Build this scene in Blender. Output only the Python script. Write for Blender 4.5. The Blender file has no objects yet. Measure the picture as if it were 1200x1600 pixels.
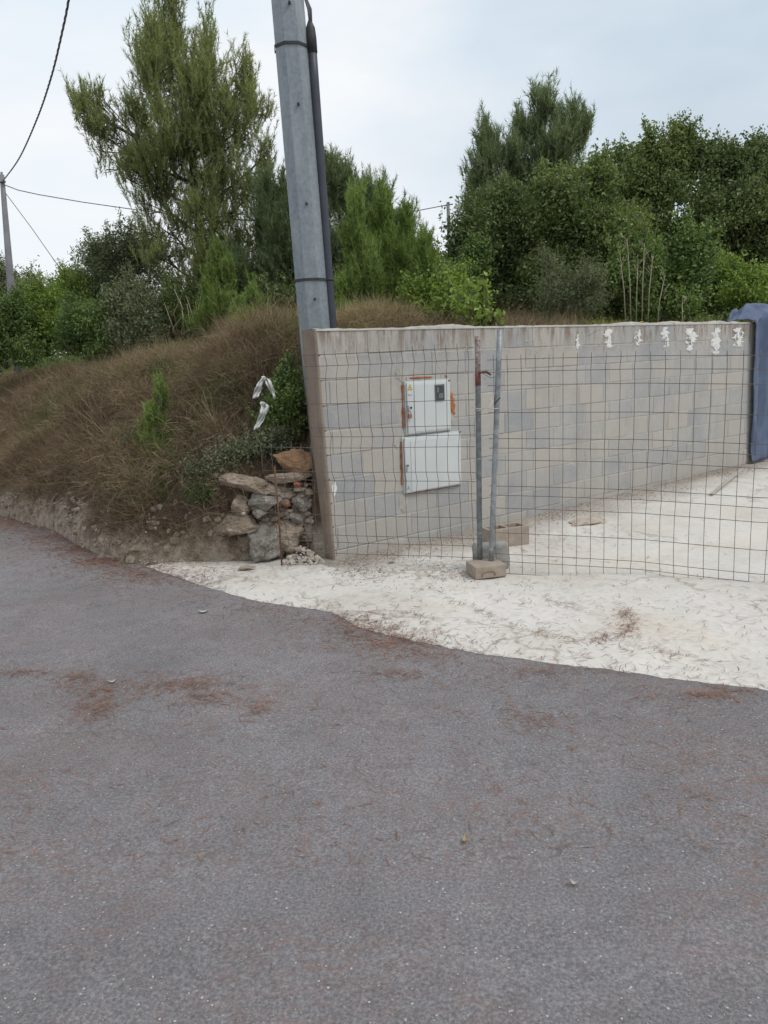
import bpy, bmesh, math, random
import numpy as np
from mathutils import Vector, Matrix, noise as mnoise

random.seed(7)
rng = np.random.default_rng(11)
SC = bpy.context.scene
COL = SC.collection

# ------------------------------------------------------------------ camera
FPX, PITCH, ROLL, EYE = 1200.0, math.radians(11.2), 0.045, 1.6
fw = np.array([0, math.cos(PITCH), -math.sin(PITCH)])
r0 = np.array([1.0, 0, 0]); u0 = np.array([0, math.sin(PITCH), math.cos(PITCH)])
RT = math.cos(ROLL) * r0 - math.sin(ROLL) * u0
UP = math.cos(ROLL) * u0 + math.sin(ROLL) * r0
CAM = np.array([0, 0, EYE])
cd = bpy.data.cameras.new('camera'); cam = bpy.data.objects.new('camera', cd); COL.objects.link(cam)
cd.sensor_fit = 'VERTICAL'; cd.sensor_height = 24.0; cd.lens = FPX / 1600 * 24.0
cd.clip_end = 2000; cd.clip_start = 0.05
m = Matrix(((RT[0], UP[0], -fw[0], 0), (RT[1], UP[1], -fw[1], 0), (RT[2], UP[2], -fw[2], EYE), (0, 0, 0, 1)))
cam.matrix_world = m
SC.camera = cam

# ------------------------------------------------------------------ sky, sun, exposure
SUN_EL, SUN_AZ = math.radians(56), math.radians(118)          # azimuth clockwise from +Y
w = bpy.data.worlds.new('World'); SC.world = w; w.use_nodes = True
nt = w.node_tree; nt.nodes.clear()
out = nt.nodes.new('ShaderNodeOutputWorld'); bg = nt.nodes.new('ShaderNodeBackground')
sky = nt.nodes.new('ShaderNodeTexSky'); sky.sky_type = 'NISHITA'; sky.sun_disc = False
sky.sun_elevation = SUN_EL; sky.sun_rotation = SUN_AZ; sky.air_density = 1.2; sky.dust_density = 3
tc = nt.nodes.new('ShaderNodeTexCoord'); mp = nt.nodes.new('ShaderNodeMapping'); mp.inputs['Scale'].default_value = (1, 1, 2.6)
mp.inputs['Location'].default_value = (.35, .2, .1)
n1 = nt.nodes.new('ShaderNodeTexNoise'); n1.inputs['Scale'].default_value = 1.9; n1.inputs['Detail'].default_value = 5; n1.inputs['Roughness'].default_value = .5
cr = nt.nodes.new('ShaderNodeValToRGB')
cr.color_ramp.elements[0].position = .32; cr.color_ramp.elements[0].color = (.60, .70, .80, 1)
cr.color_ramp.elements[1].position = .64; cr.color_ramp.elements[1].color = (.96, .975, .99, 1)
e = cr.color_ramp.elements.new(.46); e.color = (.78, .87, .95, 1)
vm = nt.nodes.new('ShaderNodeVectorMath'); vm.operation = 'SCALE'; vm.inputs['Scale'].default_value = 9.3
mx = nt.nodes.new('ShaderNodeMixRGB'); mx.inputs['Fac'].default_value = .93
L = nt.links.new
L(tc.outputs['Generated'], mp.inputs['Vector']); L(mp.outputs['Vector'], n1.inputs['Vector']); L(n1.outputs['Fac'], cr.inputs['Fac'])
sp = nt.nodes.new('ShaderNodeSeparateXYZ'); L(tc.outputs['Generated'], sp.inputs[0])
hr = nt.nodes.new('ShaderNodeValToRGB'); L(sp.outputs['Z'], hr.inputs['Fac']); hr.color_ramp.elements[0].position = .0; hr.color_ramp.elements[0].color = (1, 1, 1, 1); hr.color_ramp.elements[1].position = .30; hr.color_ramp.elements[1].color = (0, 0, 0, 1)
hm_ = nt.nodes.new('ShaderNodeMixRGB'); L(hr.outputs['Color'], hm_.inputs['Fac']); L(cr.outputs['Color'], hm_.inputs['Color1']); hm_.inputs['Color2'].default_value = (.97, .98, 1.0, 1)
cb = nt.nodes.new('ShaderNodeVectorMath'); cb.operation = 'DOT_PRODUCT'; L(tc.outputs['Generated'], cb.inputs[0])
_d = fw + RT * .342 + UP * .617; _d = _d / np.linalg.norm(_d); cb.inputs[1].default_value = tuple(float(q) for q in _d)
n2 = nt.nodes.new('ShaderNodeTexNoise'); n2.inputs['Scale'].default_value = 3.2; n2.inputs['Detail'].default_value = 5; L(mp.outputs['Vector'], n2.inputs['Vector'])
ad = nt.nodes.new('ShaderNodeMath'); ad.operation = 'MULTIPLY_ADD'; L(n2.outputs['Fac'], ad.inputs[0]); ad.inputs[1].default_value = .11; L(cb.outputs['Value'], ad.inputs[2])
cr2 = nt.nodes.new('ShaderNodeMapRange'); L(ad.outputs[0], cr2.inputs['Value']); cr2.inputs['From Min'].default_value = .985; cr2.inputs['From Max'].default_value = 1.055; cr2.inputs['To Max'].default_value = .45; cr2.interpolation_type = 'SMOOTHSTEP'
gm = nt.nodes.new('ShaderNodeMixRGB'); L(cr2.outputs[0], gm.inputs['Fac']); L(hm_.outputs['Color'], gm.inputs['Color1']); gm.inputs['Color2'].default_value = (.50, .60, .70, 1)
L(gm.outputs['Color'], vm.inputs[0]); L(sky.outputs['Color'], mx.inputs['Color1']); L(vm.outputs['Vector'], mx.inputs['Color2'])
L(mx.outputs['Color'], bg.inputs['Color']); bg.inputs['Strength'].default_value = .1; L(bg.outputs['Background'], out.inputs['Surface'])
sd = bpy.data.lights.new('sun', 'SUN'); sun = bpy.data.objects.new('sun', sd); COL.objects.link(sun)
sd.energy = 1.5; sd.angle = math.radians(22); sd.color = (1, .96, .9)
sdir = Vector((math.sin(SUN_AZ) * math.cos(SUN_EL), math.cos(SUN_AZ) * math.cos(SUN_EL), math.sin(SUN_EL)))
sun.rotation_euler = (-sdir).to_track_quat('-Z', 'Y').to_euler(); sun.location = (0, 0, 30)
SC.view_settings.view_transform = 'Standard'; SC.view_settings.look = 'None'
SC.view_settings.exposure = .16; SC.view_settings.gamma = 1
SC.cycles.max_bounces = 6; SC.cycles.diffuse_bounces = 3; SC.cycles.transparent_max_bounces = 6
SC.cycles.use_denoising = True

# ------------------------------------------------------------------ coordinates read off the photograph
def ray(px, py):
    return fw + RT * ((px - 600) / FPX) - UP * ((py - 800) / FPX)
def at(px, py, Y):                                     # the point seen at a pixel, Y metres ahead
    d = ray(px, py); return CAM + d * (Y / d[1])
def roadz(x, y): return -.02 * np.clip(y, -20, 60)
def on_road(px, py):
    d = ray(px, py); t = EYE / (-d[2] - .02 * d[1]); return CAM + d * t
def sst(a, b, x):
    t = np.clip((np.asarray(x, float) - a) / (b - a), 0, 1); return t * t * (3 - 2 * t)
WA = np.array([-.50, 6.50]); WD = np.array([.814, .581]); WD = WD / np.linalg.norm(WD); WN = np.array([WD[1], -WD[0]])   # wall corner, direction, outward normal
WTOP = 1.868
WANG = math.atan2(WD[1], WD[0])
def wall(px, py):                                      # pixel -> (t along the wall face, z)
    d = ray(px, py); k = ((WA - CAM[:2]) @ WN) / (d[:2] @ WN); p = CAM + d * k
    return float((p[:2] - WA) @ WD), float(p[2])
def wpt(t, z, o=0.0):                                  # point in front of the wall face
    p = WA + WD * t + WN * o; return np.array([p[0], p[1], z])
def lotz(x, y): return -.02 * np.clip(y, -20, 60) + .012 + .17 * sst(6.6, 10.5, y)

# ------------------------------------------------------------------ mesh helpers
def tag(o, label=None, cat=None, group=None, kind=None):
    if label: o['label'] = label
    if cat: o['category'] = cat
    if group: o['group'] = group
    if kind: o['kind'] = kind
    return o
def link(name, me, mat, parent=None, smooth=False):
    o = bpy.data.objects.new(name, me); COL.objects.link(o)
    if mat is not None:
        for q in (mat if isinstance(mat, (list, tuple)) else [mat]): me.materials.append(q)
    if smooth: me.polygons.foreach_set('use_smooth', [True] * len(me.polygons))
    if parent is not None: o.parent = parent; o.matrix_parent_inverse = Matrix.Translation(-parent.location) if False else Matrix()
    if parent is not None and parent.location.length > 0:
        me.transform(parent.matrix_basis.inverted())   # meshes are written in world coordinates
    return o
def thing(name, loc, label, cat, group=None):
    o = bpy.data.objects.new(name, None); COL.objects.link(o); o.location = tuple(float(v) for v in loc)
    o.empty_display_size = .1
    o.matrix_basis = Matrix.Translation(o.location)
    return tag(o, label, cat, group)
class MB:
    def __init__(s): s.v = []; s.f = []
    def add(s, vs, fs):
        b = len(s.v); s.v += [tuple(float(c) for c in q) for q in vs]; s.f += [tuple(b + i for i in q) for q in fs]; return s
    def box(s, c, size, ang=0.0, tilt=None, bev=0.0):
        x, y, z = (q / 2 for q in size); b = min(bev, x * .9, y * .9, z * .9)
        if b <= 0:
            vs = [(i * x, j * y, k * z) for k in (-1, 1) for j in (-1, 1) for i in (-1, 1)]
            fs = [(0, 2, 3, 1), (4, 5, 7, 6), (0, 1, 5, 4), (2, 6, 7, 3), (0, 4, 6, 2), (1, 3, 7, 5)]
        else:
            bm = bmesh.new(); bmesh.ops.create_cube(bm, size=1)
            for q in bm.verts: q.co = Vector((q.co.x * 2 * x, q.co.y * 2 * y, q.co.z * 2 * z))
            bmesh.ops.bevel(bm, geom=bm.edges[:], offset=b, segments=2, affect='EDGES', profile=.6)
            bm.verts.index_update(); vs = [tuple(q.co) for q in bm.verts]; fs = [tuple(q.index for q in p.verts) for p in bm.faces]; bm.free()
        M = Matrix.Rotation(ang, 3, 'Z')
        if tilt is not None: M = M @ tilt
        c = Vector(tuple(float(q) for q in c))
        return s.add([M @ Vector(q) + c for q in vs], fs)
    def tube(s, pts, rad, n=8, cap=True):
        pts = [Vector(tuple(float(c) for c in q)) for q in pts]
        rs = rad if isinstance(rad, (list, tuple, np.ndarray)) else [rad] * len(pts)
        vs = []; prev = None
        for i, q in enumerate(pts):
            d = (pts[min(i + 1, len(pts) - 1)] - pts[max(i - 1, 0)]).normalized()
            if prev is None:
                a = Vector((0, 0, 1)) if abs(d.z) < .9 else Vector((1, 0, 0)); nx = d.cross(a).normalized()
            else: nx = (prev - d * prev.dot(d)).normalized()
            prev = nx; ny = d.cross(nx)
            for k in range(n):
                t = 2 * math.pi * k / n; vs.append(q + (nx * math.cos(t) + ny * math.sin(t)) * rs[i])
        fs = [(i * n + k, i * n + (k + 1) % n, (i + 1) * n + (k + 1) % n, (i + 1) * n + k) for i in range(len(pts) - 1) for k in range(n)]
        if cap: fs += [tuple(range(n - 1, -1, -1)), tuple((len(pts) - 1) * n + k for k in range(n))]
        return s.add(vs, fs)
    def build(s, name, mat, parent=None, smooth=False):
        me = bpy.data.meshes.new(name); me.from_pydata(s.v, [], s.f); me.update()
        return link(name, me, mat, parent, smooth)
def np_mesh(name, verts, faces, mat, parent=None, smooth=False, mats=None):
    """verts (n,3), faces (m,k) with a constant k"""
    verts = np.asarray(verts, np.float32); faces = np.asarray(faces, np.int32); k = faces.shape[1]
    if parent is not None: verts = verts - np.array(parent.location, np.float32)
    me = bpy.data.meshes.new(name)
    me.vertices.add(len(verts)); me.vertices.foreach_set('co', verts.ravel())
    me.loops.add(faces.size); me.loops.foreach_set('vertex_index', faces.ravel())
    me.polygons.add(len(faces)); me.polygons.foreach_set('loop_start', np.arange(0, faces.size, k, dtype=np.int32))
    me.update(calc_edges=True); me.validate()
    o = bpy.data.objects.new(name, me); COL.objects.link(o)
    for q in (mat if isinstance(mat, (list, tuple)) else [mat]): me.materials.append(q)
    if mats is not None: me.polygons.foreach_set('material_index', np.asarray(mats, np.int32))
    me.polygons.foreach_set('use_smooth', np.full(len(faces), bool(smooth)))
    if parent is not None: o.parent = parent
    return o
def nz(v, s=1.0, o=0.0): return mnoise.noise(Vector((v[0] * s + o, v[1] * s - o, v[2] * s + 2 * o)))

# ------------------------------------------------------------------ materials
def mat_new(name):
    mt = bpy.data.materials.new(name); mt.use_nodes = True; n = mt.node_tree
    return mt, n, n.nodes['Principled BSDF'], n.nodes['Material Output']
class NB:
    def __init__(s, n):
        s.n = n; s.geo = n.nodes.new('ShaderNodeNewGeometry'); s.pos = s.geo.outputs['Position']; s.rpi = s.geo.outputs['Random Per Island']
    def lk(s, a, b): s.n.links.new(a, b)
    def map(s, scale, loc=(0, 0, 0), rot=(0, 0, 0), src=None):
        q = s.n.nodes.new('ShaderNodeMapping'); q.inputs['Scale'].default_value = scale; q.inputs['Location'].default_value = loc; q.inputs['Rotation'].default_value = rot
        s.lk(src or s.pos, q.inputs['Vector']); return q.outputs['Vector']
    def noise(s, scale, detail=4, rough=.55, vec=None, dist=0):
        q = s.n.nodes.new('ShaderNodeTexNoise'); q.inputs['Scale'].default_value = scale; q.inputs['Detail'].default_value = detail
        q.inputs['Roughness'].default_value = rough; q.inputs['Distortion'].default_value = dist; s.lk(vec or s.pos, q.inputs['Vector']); return q.outputs['Fac']
    def vor(s, scale, vec=None, feat='F1'):
        q = s.n.nodes.new('ShaderNodeTexVoronoi'); q.inputs['Scale'].default_value = scale; q.feature = feat; s.lk(vec or s.pos, q.inputs['Vector']); return q
    def ramp(s, fac, stops):
        q = s.n.nodes.new('ShaderNodeValToRGB'); el = q.color_ramp.elements
        while len(el) < len(stops): el.new(.5)
        for a, (p, c) in zip(el, stops):
            a.position = p; a.color = (c if isinstance(c, tuple) else (c, c, c)) + (1,)
        s.lk(fac, q.inputs['Fac']); return q.outputs['Color']
    def mix(s, fac, a, b, mode='MIX'):
        q = s.n.nodes.new('ShaderNodeMixRGB'); q.blend_type = mode
        for i, v in (('Fac', fac), ('Color1', a), ('Color2', b)):
            if isinstance(v, (int, float)): q.inputs[i].default_value = v if i == 'Fac' else (v, v, v, 1)
            elif isinstance(v, tuple): q.inputs[i].default_value = v + (1,)
            else: s.lk(v, q.inputs[i])
        return q.outputs['Color']
    def math(s, op, a, b=0.0):
        q = s.n.nodes.new('ShaderNodeMath'); q.operation = op; q.use_clamp = False
        for i, v in enumerate((a, b)):
            if isinstance(v, (int, float)): q.inputs[i].default_value = v
            else: s.lk(v, q.inputs[i])
        return q.outputs[0]
    def bump(s, h, strength, dist, bsdf):
        q = s.n.nodes.new('ShaderNodeBump'); q.inputs['Strength'].default_value = strength; q.inputs['Distance'].default_value = dist
        s.lk(h, q.inputs['Height']); s.lk(q.outputs['Normal'], bsdf.inputs['Normal'])
    def sep(s):
        q = s.n.nodes.new('ShaderNodeSeparateXYZ'); s.lk(s.pos, q.inputs[0]); return q.outputs
def simple(name, c1, c2, scale=8, rough=.8, bump=0.0, metal=0.0, detail=5, bscale=60, isl=0.0, spots=None):
    mt, n, b, _ = mat_new(name); k = NB(n)
    col = k.ramp(k.noise(scale, detail, .6), [(.32, c1), (.68, c2)])
    if isl > 0:
        col = k.mix(1.0, col, k.ramp(k.rpi, [(0, 1 - isl), (1, 1 + isl * .6)]), 'MULTIPLY')
    if spots: col = k.mix(k.ramp(k.noise(spots[0], 5, .6), [(spots[1], 0.0), (spots[1] + .07, 1.0)]), col, spots[2])
    k.lk(col, b.inputs['Base Color']); b.inputs['Roughness'].default_value = rough; b.inputs['Metallic'].default_value = metal
    if bump: k.bump(k.noise(bscale, 6, .65), bump, .01, b)
    return mt
def foliage(name, dark, mid, light, trans=.25, cl=1.3, rough=.6):
    mt, n, b, o = mat_new(name); k = NB(n)
    gn = 1.25 if 'grass' in name else 1.92
    dark, mid, light = (tuple(q * gn for q in c_) for c_ in (dark, mid, light))
    f = k.math('ADD', k.math('MULTIPLY', k.noise(cl, 3, .6), .75), k.math('MULTIPLY', k.rpi, .4))
    col = k.ramp(f, [(.30, dark), (.54, mid), (.78, light)])
    k.lk(col, b.inputs['Base Color']); b.inputs['Roughness'].default_value = rough; b.inputs['Specular IOR Level'].default_value = .25
    t = n.nodes.new('ShaderNodeBsdfTranslucent'); k.lk(k.mix(1.0, col, (1.15, 1.2, .6), 'MULTIPLY'), t.inputs['Color'])
    ms = n.nodes.new('ShaderNodeMixShader'); ms.inputs[0].default_value = trans
    k.lk(b.outputs[0], ms.inputs[1]); k.lk(t.outputs[0], ms.inputs[2]); k.lk(ms.outputs[0], o.inputs['Surface'])
    return mt
M = {}
# asphalt: worn aggregate, paler stones, patches of rusty needle dust, a healed crack line or two
mt, n, b, _ = mat_new('worn_asphalt'); k = NB(n)
base = k.ramp(k.noise(95, 6, .75), [(.32, (.098, .091, .095)), (.5, (.186, .174, .180)), (.68, (.31, .293, .298))])
big = k.ramp(k.noise(.5, 6, .65, dist=.6), [(.3, .78), (.7, 1.12)])
base = k.mix(1.0, base, big, 'MULTIPLY')
base = k.mix(1.0, base, k.ramp(k.noise(5, 5, .7), [(.3, .88), (.7, 1.1)]), 'MULTIPLY')
vv = k.vor(46); spk = k.ramp(vv.outputs['Distance'], [(.10, 1.0), (.2, 0.0)])
sel = k.ramp(k.noise(33, 2, .5), [(.56, 0.0), (.62, 1.0)])
base = k.mix(k.math('MULTIPLY', k.math('MULTIPLY', spk, sel), .8), base, (.55, .53, .51))
dk = k.vor(85); base = k.mix(k.math('MULTIPLY', k.ramp(dk.outputs['Distance'], [(.08, 1.0), (.22, 0.0)]), .55), base, (.05, .047, .05))
rust = k.math('MULTIPLY', k.ramp(k.noise(1.1, 6, .7, dist=.4), [(.45, 0.0), (.64, 1.0)]), k.ramp(k.noise(16, 5, .75, vec=k.map((1.0, 2.2, 1), rot=(0, 0, .35))), [(.46, 0.0), (.62, 1.0)]))
base = k.mix(k.math('MULTIPLY', rust, .55), base, (.20, .105, .078))
k.lk(base, b.inputs['Base Color']); b.inputs['Roughness'].default_value = .85; b.inputs['Specular IOR Level'].default_value = .3
k.bump(k.math('ADD', k.noise(75, 5, .7), k.math('MULTIPLY', vv.outputs['Distance'], .5)), .55, .012, b); M['asphalt'] = mt
# pale lot floor: rough poured concrete, sandy patches, grey gravelly strip against the wall
mt, n, b, _ = mat_new('pale_concrete_ground'); k = NB(n)
c = k.ramp(k.noise(1.1, 6, .62), [(.3, (.50, .465, .415)), (.5, (.575, .545, .505)), (.7, (.62, .595, .56))])
c = k.mix(k.ramp(k.noise(.55, 4, .6, vec=k.map((1, 1, 1), (3, 7, 0))), [(.52, 0.0), (.70, .5)]), c, (.60, .51, .41))
c = k.mix(1.0, c, k.ramp(k.noise(24, 6, .7), [(.3, .88), (.7, 1.05)]), 'MULTIPLY')
ck = k.vor(.8, k.map((1, 1, 1), (2.3, .4, 0)), 'DISTANCE_TO_EDGE'); wv = n.nodes.new('ShaderNodeVectorMath'); wv.operation = 'MULTIPLY_ADD'
nc = n.nodes.new('ShaderNodeTexNoise'); nc.inputs['Scale'].default_value = 3.5; nc.inputs['Detail'].default_value = 5; k.lk(k.pos, nc.inputs['Vector']); k.lk(nc.outputs['Color'], wv.inputs[0]); wv.inputs[1].default_value = (.5, .5, .5); k.lk(k.pos, wv.inputs[2]); k.lk(wv.outputs[0], ck.inputs['Vector'])
c = k.mix(k.math('MULTIPLY', k.ramp(ck.outputs['Distance'], [(.004, .55), (.016, 0.0)]), k.ramp(k.noise(1.3, 3, .6), [(.45, 0.0), (.55, 1.0)])), c, (.27, .23, .19))
c = k.mix(k.math('MULTIPLY', k.ramp(k.noise(15, 7, .75, vec=k.map((1, 2.2, 1), rot=(0, 0, .5)), dist=1.5), [(.64, 0.0), (.74, 1.0)]), k.ramp(k.noise(1.7, 4, .7), [(.5, 0.0), (.66, .2)])), c, (.38, .34, .30))
c = k.mix(k.ramp(k.noise(2.4, 7, .75, dist=1.2), [(.58, 0.0), (.78, .32)]), c, (.44, .40, .36))
q = n.nodes.new('ShaderNodeVectorMath'); q.operation = 'DOT_PRODUCT'; k.lk(k.pos, q.inputs[0]); q.inputs[1].default_value = (WN[0], WN[1], 0)
dist = k.math('SUBTRACT', q.outputs['Value'], float(WA @ WN))
q = n.nodes.new('ShaderNodeVectorMath'); q.operation = 'DOT_PRODUCT'; k.lk(k.pos, q.inputs[0]); q.inputs[1].default_value = (WD[0], WD[1], 0)
along = k.math('SUBTRACT', q.outputs['Value'], float(WA @ WD))
edge = k.math('ADD', k.math('ADD', dist, k.math('MULTIPLY', k.noise(2.2, 5, .65), .7)), k.math('MULTIPLY', k.math('LESS_THAN', along, -.12), 2.0))
c = k.mix(k.ramp(edge, [(.45, 1.0), (1.05, 0.0)]), c, k.ramp(k.noise(38, 6, .78), [(.3, (.15, .125, .105)), (.62, (.39, .345, .30))]))
k.lk(c, b.inputs['Base Color']); b.inputs['Roughness'].default_value = .92; b.inputs['Specular IOR Level'].default_value = .2
k.bump(k.math('ADD', k.noise(45, 7, .7), k.math('MULTIPLY', k.noise(3, 4, .6), 2.0)), .16, .02, b); M['lot'] = mt
# hillside earth
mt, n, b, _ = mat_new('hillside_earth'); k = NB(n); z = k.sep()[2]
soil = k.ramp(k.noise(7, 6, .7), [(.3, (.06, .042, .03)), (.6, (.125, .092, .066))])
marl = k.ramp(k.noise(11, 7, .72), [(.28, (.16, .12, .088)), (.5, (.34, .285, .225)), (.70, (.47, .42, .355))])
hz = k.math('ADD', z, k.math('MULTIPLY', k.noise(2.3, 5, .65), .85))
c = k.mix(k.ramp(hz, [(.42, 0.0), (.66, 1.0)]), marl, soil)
k.lk(c, b.inputs['Base Color']); b.inputs['Roughness'].default_value = .95; b.inputs['Specular IOR Level'].default_value = .1
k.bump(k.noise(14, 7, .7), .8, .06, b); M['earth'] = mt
M['ground'] = simple('dry_ground', (.16, .12, .08), (.27, .22, .16), 3, .95, .4)
# concrete blocks: each block its own tint
mt, n, b, _ = mat_new('concrete_block'); k = NB(n)
c = k.ramp(k.rpi, [(0, (.308, .314, .320)), (.3, (.342, .343, .341)), (.52, (.385, .372, .35)), (.8, (.43, .394, .35)), (1, (.365, .35, .33))])
c = k.mix(k.ramp(k.noise(2.1, 5, .65), [(.42, 0.0), (.64, .7)]), c, (.43, .412, .382))
c = k.mix(k.ramp(k.noise(3.4, 4, .6, vec=k.map((1, 1, .35), (5, 2, 0))), [(.5, 0.0), (.68, .7)]), c, (.338, .328, .312))
c = k.mix(k.math('MULTIPLY', k.ramp(k.noise(9, 6, .75), [(.56, 0.0), (.72, 1.0)]), .45), c, (.50, .485, .455))
c = k.mix(1.0, c, k.ramp(k.noise(130, 4, .7), [(.3, .84), (.7, 1.1)]), 'MULTIPLY')
zz = k.sep()[2]
stk = k.math('MULTIPLY', k.ramp(k.noise(6, 5, .7, vec=k.map((2.2, 2.2, .35))), [(.46, 0.0), (.60, 1.0)]), k.ramp(k.math('MULTIPLY', k.math('ADD', zz, k.math('MULTIPLY', k.noise(5, 4, .6), .28)), .5), [(.86, 0.0), (.97, .85)]))
c = k.mix(stk, c, (.20, .155, .12)); 
k.lk(c, b.inputs['Base Color']); b.inputs['Roughness'].default_value = .95; b.inputs['Specular IOR Level'].default_value = .15
k.bump(k.math('ADD', k.noise(110, 5, .75), k.noise(28, 5, .7)), .6, .008, b); M['block'] = mt
STK = None
M['mortar'] = simple('wall_mortar', (.31, .29, .26), (.45, .425, .385), 9, .95, .7, bscale=50)
M['render'] = simple('brown_mortar_render', (.205, .16, .122), (.275, .222, .172), 5, .95, .6, bscale=35, spots=(3.5, .64, (.36, .32, .27)))
M['smear'] = simple('white_plaster_smear', (.62, .61, .59), (.76, .75, .73), 18, .9, .5)
mt, n, b, o_ = mat_new('torn_plaster_smear'); k = NB(n)
k.lk(k.ramp(k.noise(18, 5, .6), [(.3, (.54, .53, .51)), (.7, (.70, .69, .67))]), b.inputs['Base Color']); b.inputs['Roughness'].default_value = .9
k.lk(k.ramp(k.noise(13, 5, .65), [(.37, 0.0), (.43, 1.0)]), b.inputs['Alpha']); M['torn'] = mt
M['foot'] = simple('brown_concrete', (.27, .22, .175), (.36, .30, .245), 14, .95, .6, bscale=90)
M['grey_conc'] = simple('grey_concrete', (.20, .195, .18), (.33, .32, .295), 9, .95, .7, bscale=60)
# galvanised steel, blotchy spangle
mt, n, b, _ = mat_new('galvanised_steel'); k = NB(n)
c = k.ramp(k.noise(26, 4, .6), [(.3, (.165, .195, .215)), (.7, (.25, .285, .305))])
c = k.mix(k.ramp(k.noise(3.0, 5, .65, vec=k.map((2, 2, .5))), [(.45, 0.0), (.7, .5)]), c, (.37, .40, .415))
k.lk(c, b.inputs['Base Color']); b.inputs['Metallic'].default_value = .35; b.inputs['Roughness'].default_value = .55
k.bump(k.noise(60, 3, .6), .06, .004, b); M['galv'] = mt
M['tube'] = simple('weathered_galvanised_tube', (.16, .175, .185), (.33, .35, .36), 16, .5, .1, metal=.4)
# rusted post: rust at the top
mt, n, b, _ = mat_new('rusted_tube'); k = NB(n); zz = k.sep()[2]
c = k.ramp(k.noise(18, 5, .6), [(.3, (.10, .11, .115)), (.7, (.23, .24, .245))])
fac = k.ramp(k.math('ADD', k.math('MULTIPLY', zz, .5), k.math('MULTIPLY', k.noise(24, 5, .7), .5)), [(.90, 0.0), (1.0, 1.0)])
c = k.mix(fac, c, k.ramp(k.noise(40, 5, .7), [(.35, (.09, .05, .04)), (.6, (.30, .26, .24))]))
k.lk(c, b.inputs['Base Color']); b.inputs['Metallic'].default_value = .3; b.inputs['Roughness'].default_value = .6; M['rtube'] = mt
M['rust'] = simple('rust', (.09, .045, .03), (.21, .10, .055), 40, .9, .4)
M['rustband'] = simple('dark_red_rust', (.11, .045, .04), (.2, .085, .07), 40, .9, .4)
M['wire'] = simple('dull_wire', (.085, .075, .068), (.16, .14, .125), 9, .6, metal=.3)
M['black'] = simple('black_strap', (.012, .012, .014), (.03, .03, .034), 20, .6)
M['conduit'] = simple('dark_conduit', (.022, .027, .038), (.040, .047, .062), 5, .5, .1)
M['cable'] = simple('grey_cable', (.10, .10, .115), (.19, .185, .205), 6, .7)
M['conc_pole'] = simple('pole_concrete', (.15, .145, .16), (.23, .225, .24), 4, .9, .2)
M['door'] = simple('pale_grey_enamel', (.46, .49, .49), (.53, .555, .55), 2.2, .42, .03, spots=(40, .74, (.36, .33, .28)))
M['foam'] = simple('orange_expanding_foam', (.25, .085, .03), (.47, .21, .075), 22, .95, .9, bscale=70)
M['rustfoam'] = simple('dark_orange_foam', (.20, .065, .025), (.36, .14, .05), 26, .95, .9, bscale=70)
M['glass'] = simple('dark_meter_window', (.02, .024, .028), (.06, .066, .072), 30, .2)
M['grey_plastic'] = simple('grey_plastic', (.10, .11, .115), (.16, .17, .175), 10, .5)
M['yellow'] = simple('sticker_yellow', (.62, .43, .03), (.70, .50, .05), 30, .5)
M['purple'] = simple('sticker_purple', (.32, .16, .36), (.42, .24, .44), 30, .5)
M['brass'] = simple('rusty_brass', (.26, .11, .06), (.38, .19, .11), 60, .6, .2, metal=.4)
M['tarp'] = simple('blue_grey_tarp', (.072, .098, .165), (.105, .138, .215), 5, .75, .25, bscale=160)
M['rag'] = simple('white_rag', (.58, .59, .57), (.72, .73, .71), 12, .8, .2)
M['tie'] = simple('bleached_twine', (.36, .32, .26), (.5, .46, .4), 30, .9)
M['stone'] = simple('grey_limestone', (.19, .168, .145), (.37, .335, .295), 9, .95, 1.0, bscale=40, isl=.3, spots=(14, .6, (.42, .385, .34)))
M['stone_b'] = simple('brown_limestone', (.18, .135, .098), (.34, .275, .215), 8, .95, .9, bscale=26, spots=(10, .62, (.36, .31, .25)))
M['ochre'] = simple('ochre_earth_rock', (.24, .14, .075), (.36, .22, .125), 9, .95, .8, bscale=30, spots=(6, .6, (.30, .25, .2)))
M['brick'] = simple('broken_red_brick', (.22, .07, .035), (.34, .12, .06), 20, .95, .6)
M['gravel'] = simple('pale_gravel', (.34, .29, .235), (.50, .45, .39), 30, .95, .3, isl=.35)
M['gravel_g'] = simple('grey_gravel', (.26, .225, .19), (.46, .41, .36), 30, .95, .3, isl=.4)
M['marl'] = simple('pale_earth_lump', (.33, .27, .215), (.47, .405, .34), 9, .95, .9, bscale=30)
M['clod'] = simple('brown_earth_clod', (.20, .158, .12), (.35, .292, .232), 12, .95, .9, bscale=40, isl=.25)
M['needle'] = simple('rusty_needles', (.17, .078, .045), (.29, .15, .09), 8, .9, isl=.4)
M['bark'] = simple('grey_brown_bark', (.06, .05, .042), (.12, .10, .085), 14, .95, .8, bscale=40)
M['twig'] = simple('pale_dry_stem', (.24, .20, .14), (.36, .31, .23), 10, .9)
M['leaf_dry'] = simple('dry_leaf', (.28, .19, .10), (.40, .30, .18), 40, .8)
M['scrap'] = simple('pale_scrap', (.36, .34, .30), (.44, .42, .38), 30, .8)
M['lath'] = simple('weathered_lath', (.30, .27, .24), (.42, .39, .36), 12, .9, .3)
M['pine'] = foliage('pine_needles', (.066, .079, .034), (.118, .137, .060), (.182, .20, .10), .45)
M['pine_dark'] = foliage('dark_pine_needles', (.034, .048, .024), (.060, .080, .038), (.095, .120, .058), .28)
M['pine_blue'] = foliage('bluish_pine_needles', (.055, .074, .040), (.095, .120, .066), (.150, .178, .108), .4)
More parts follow.
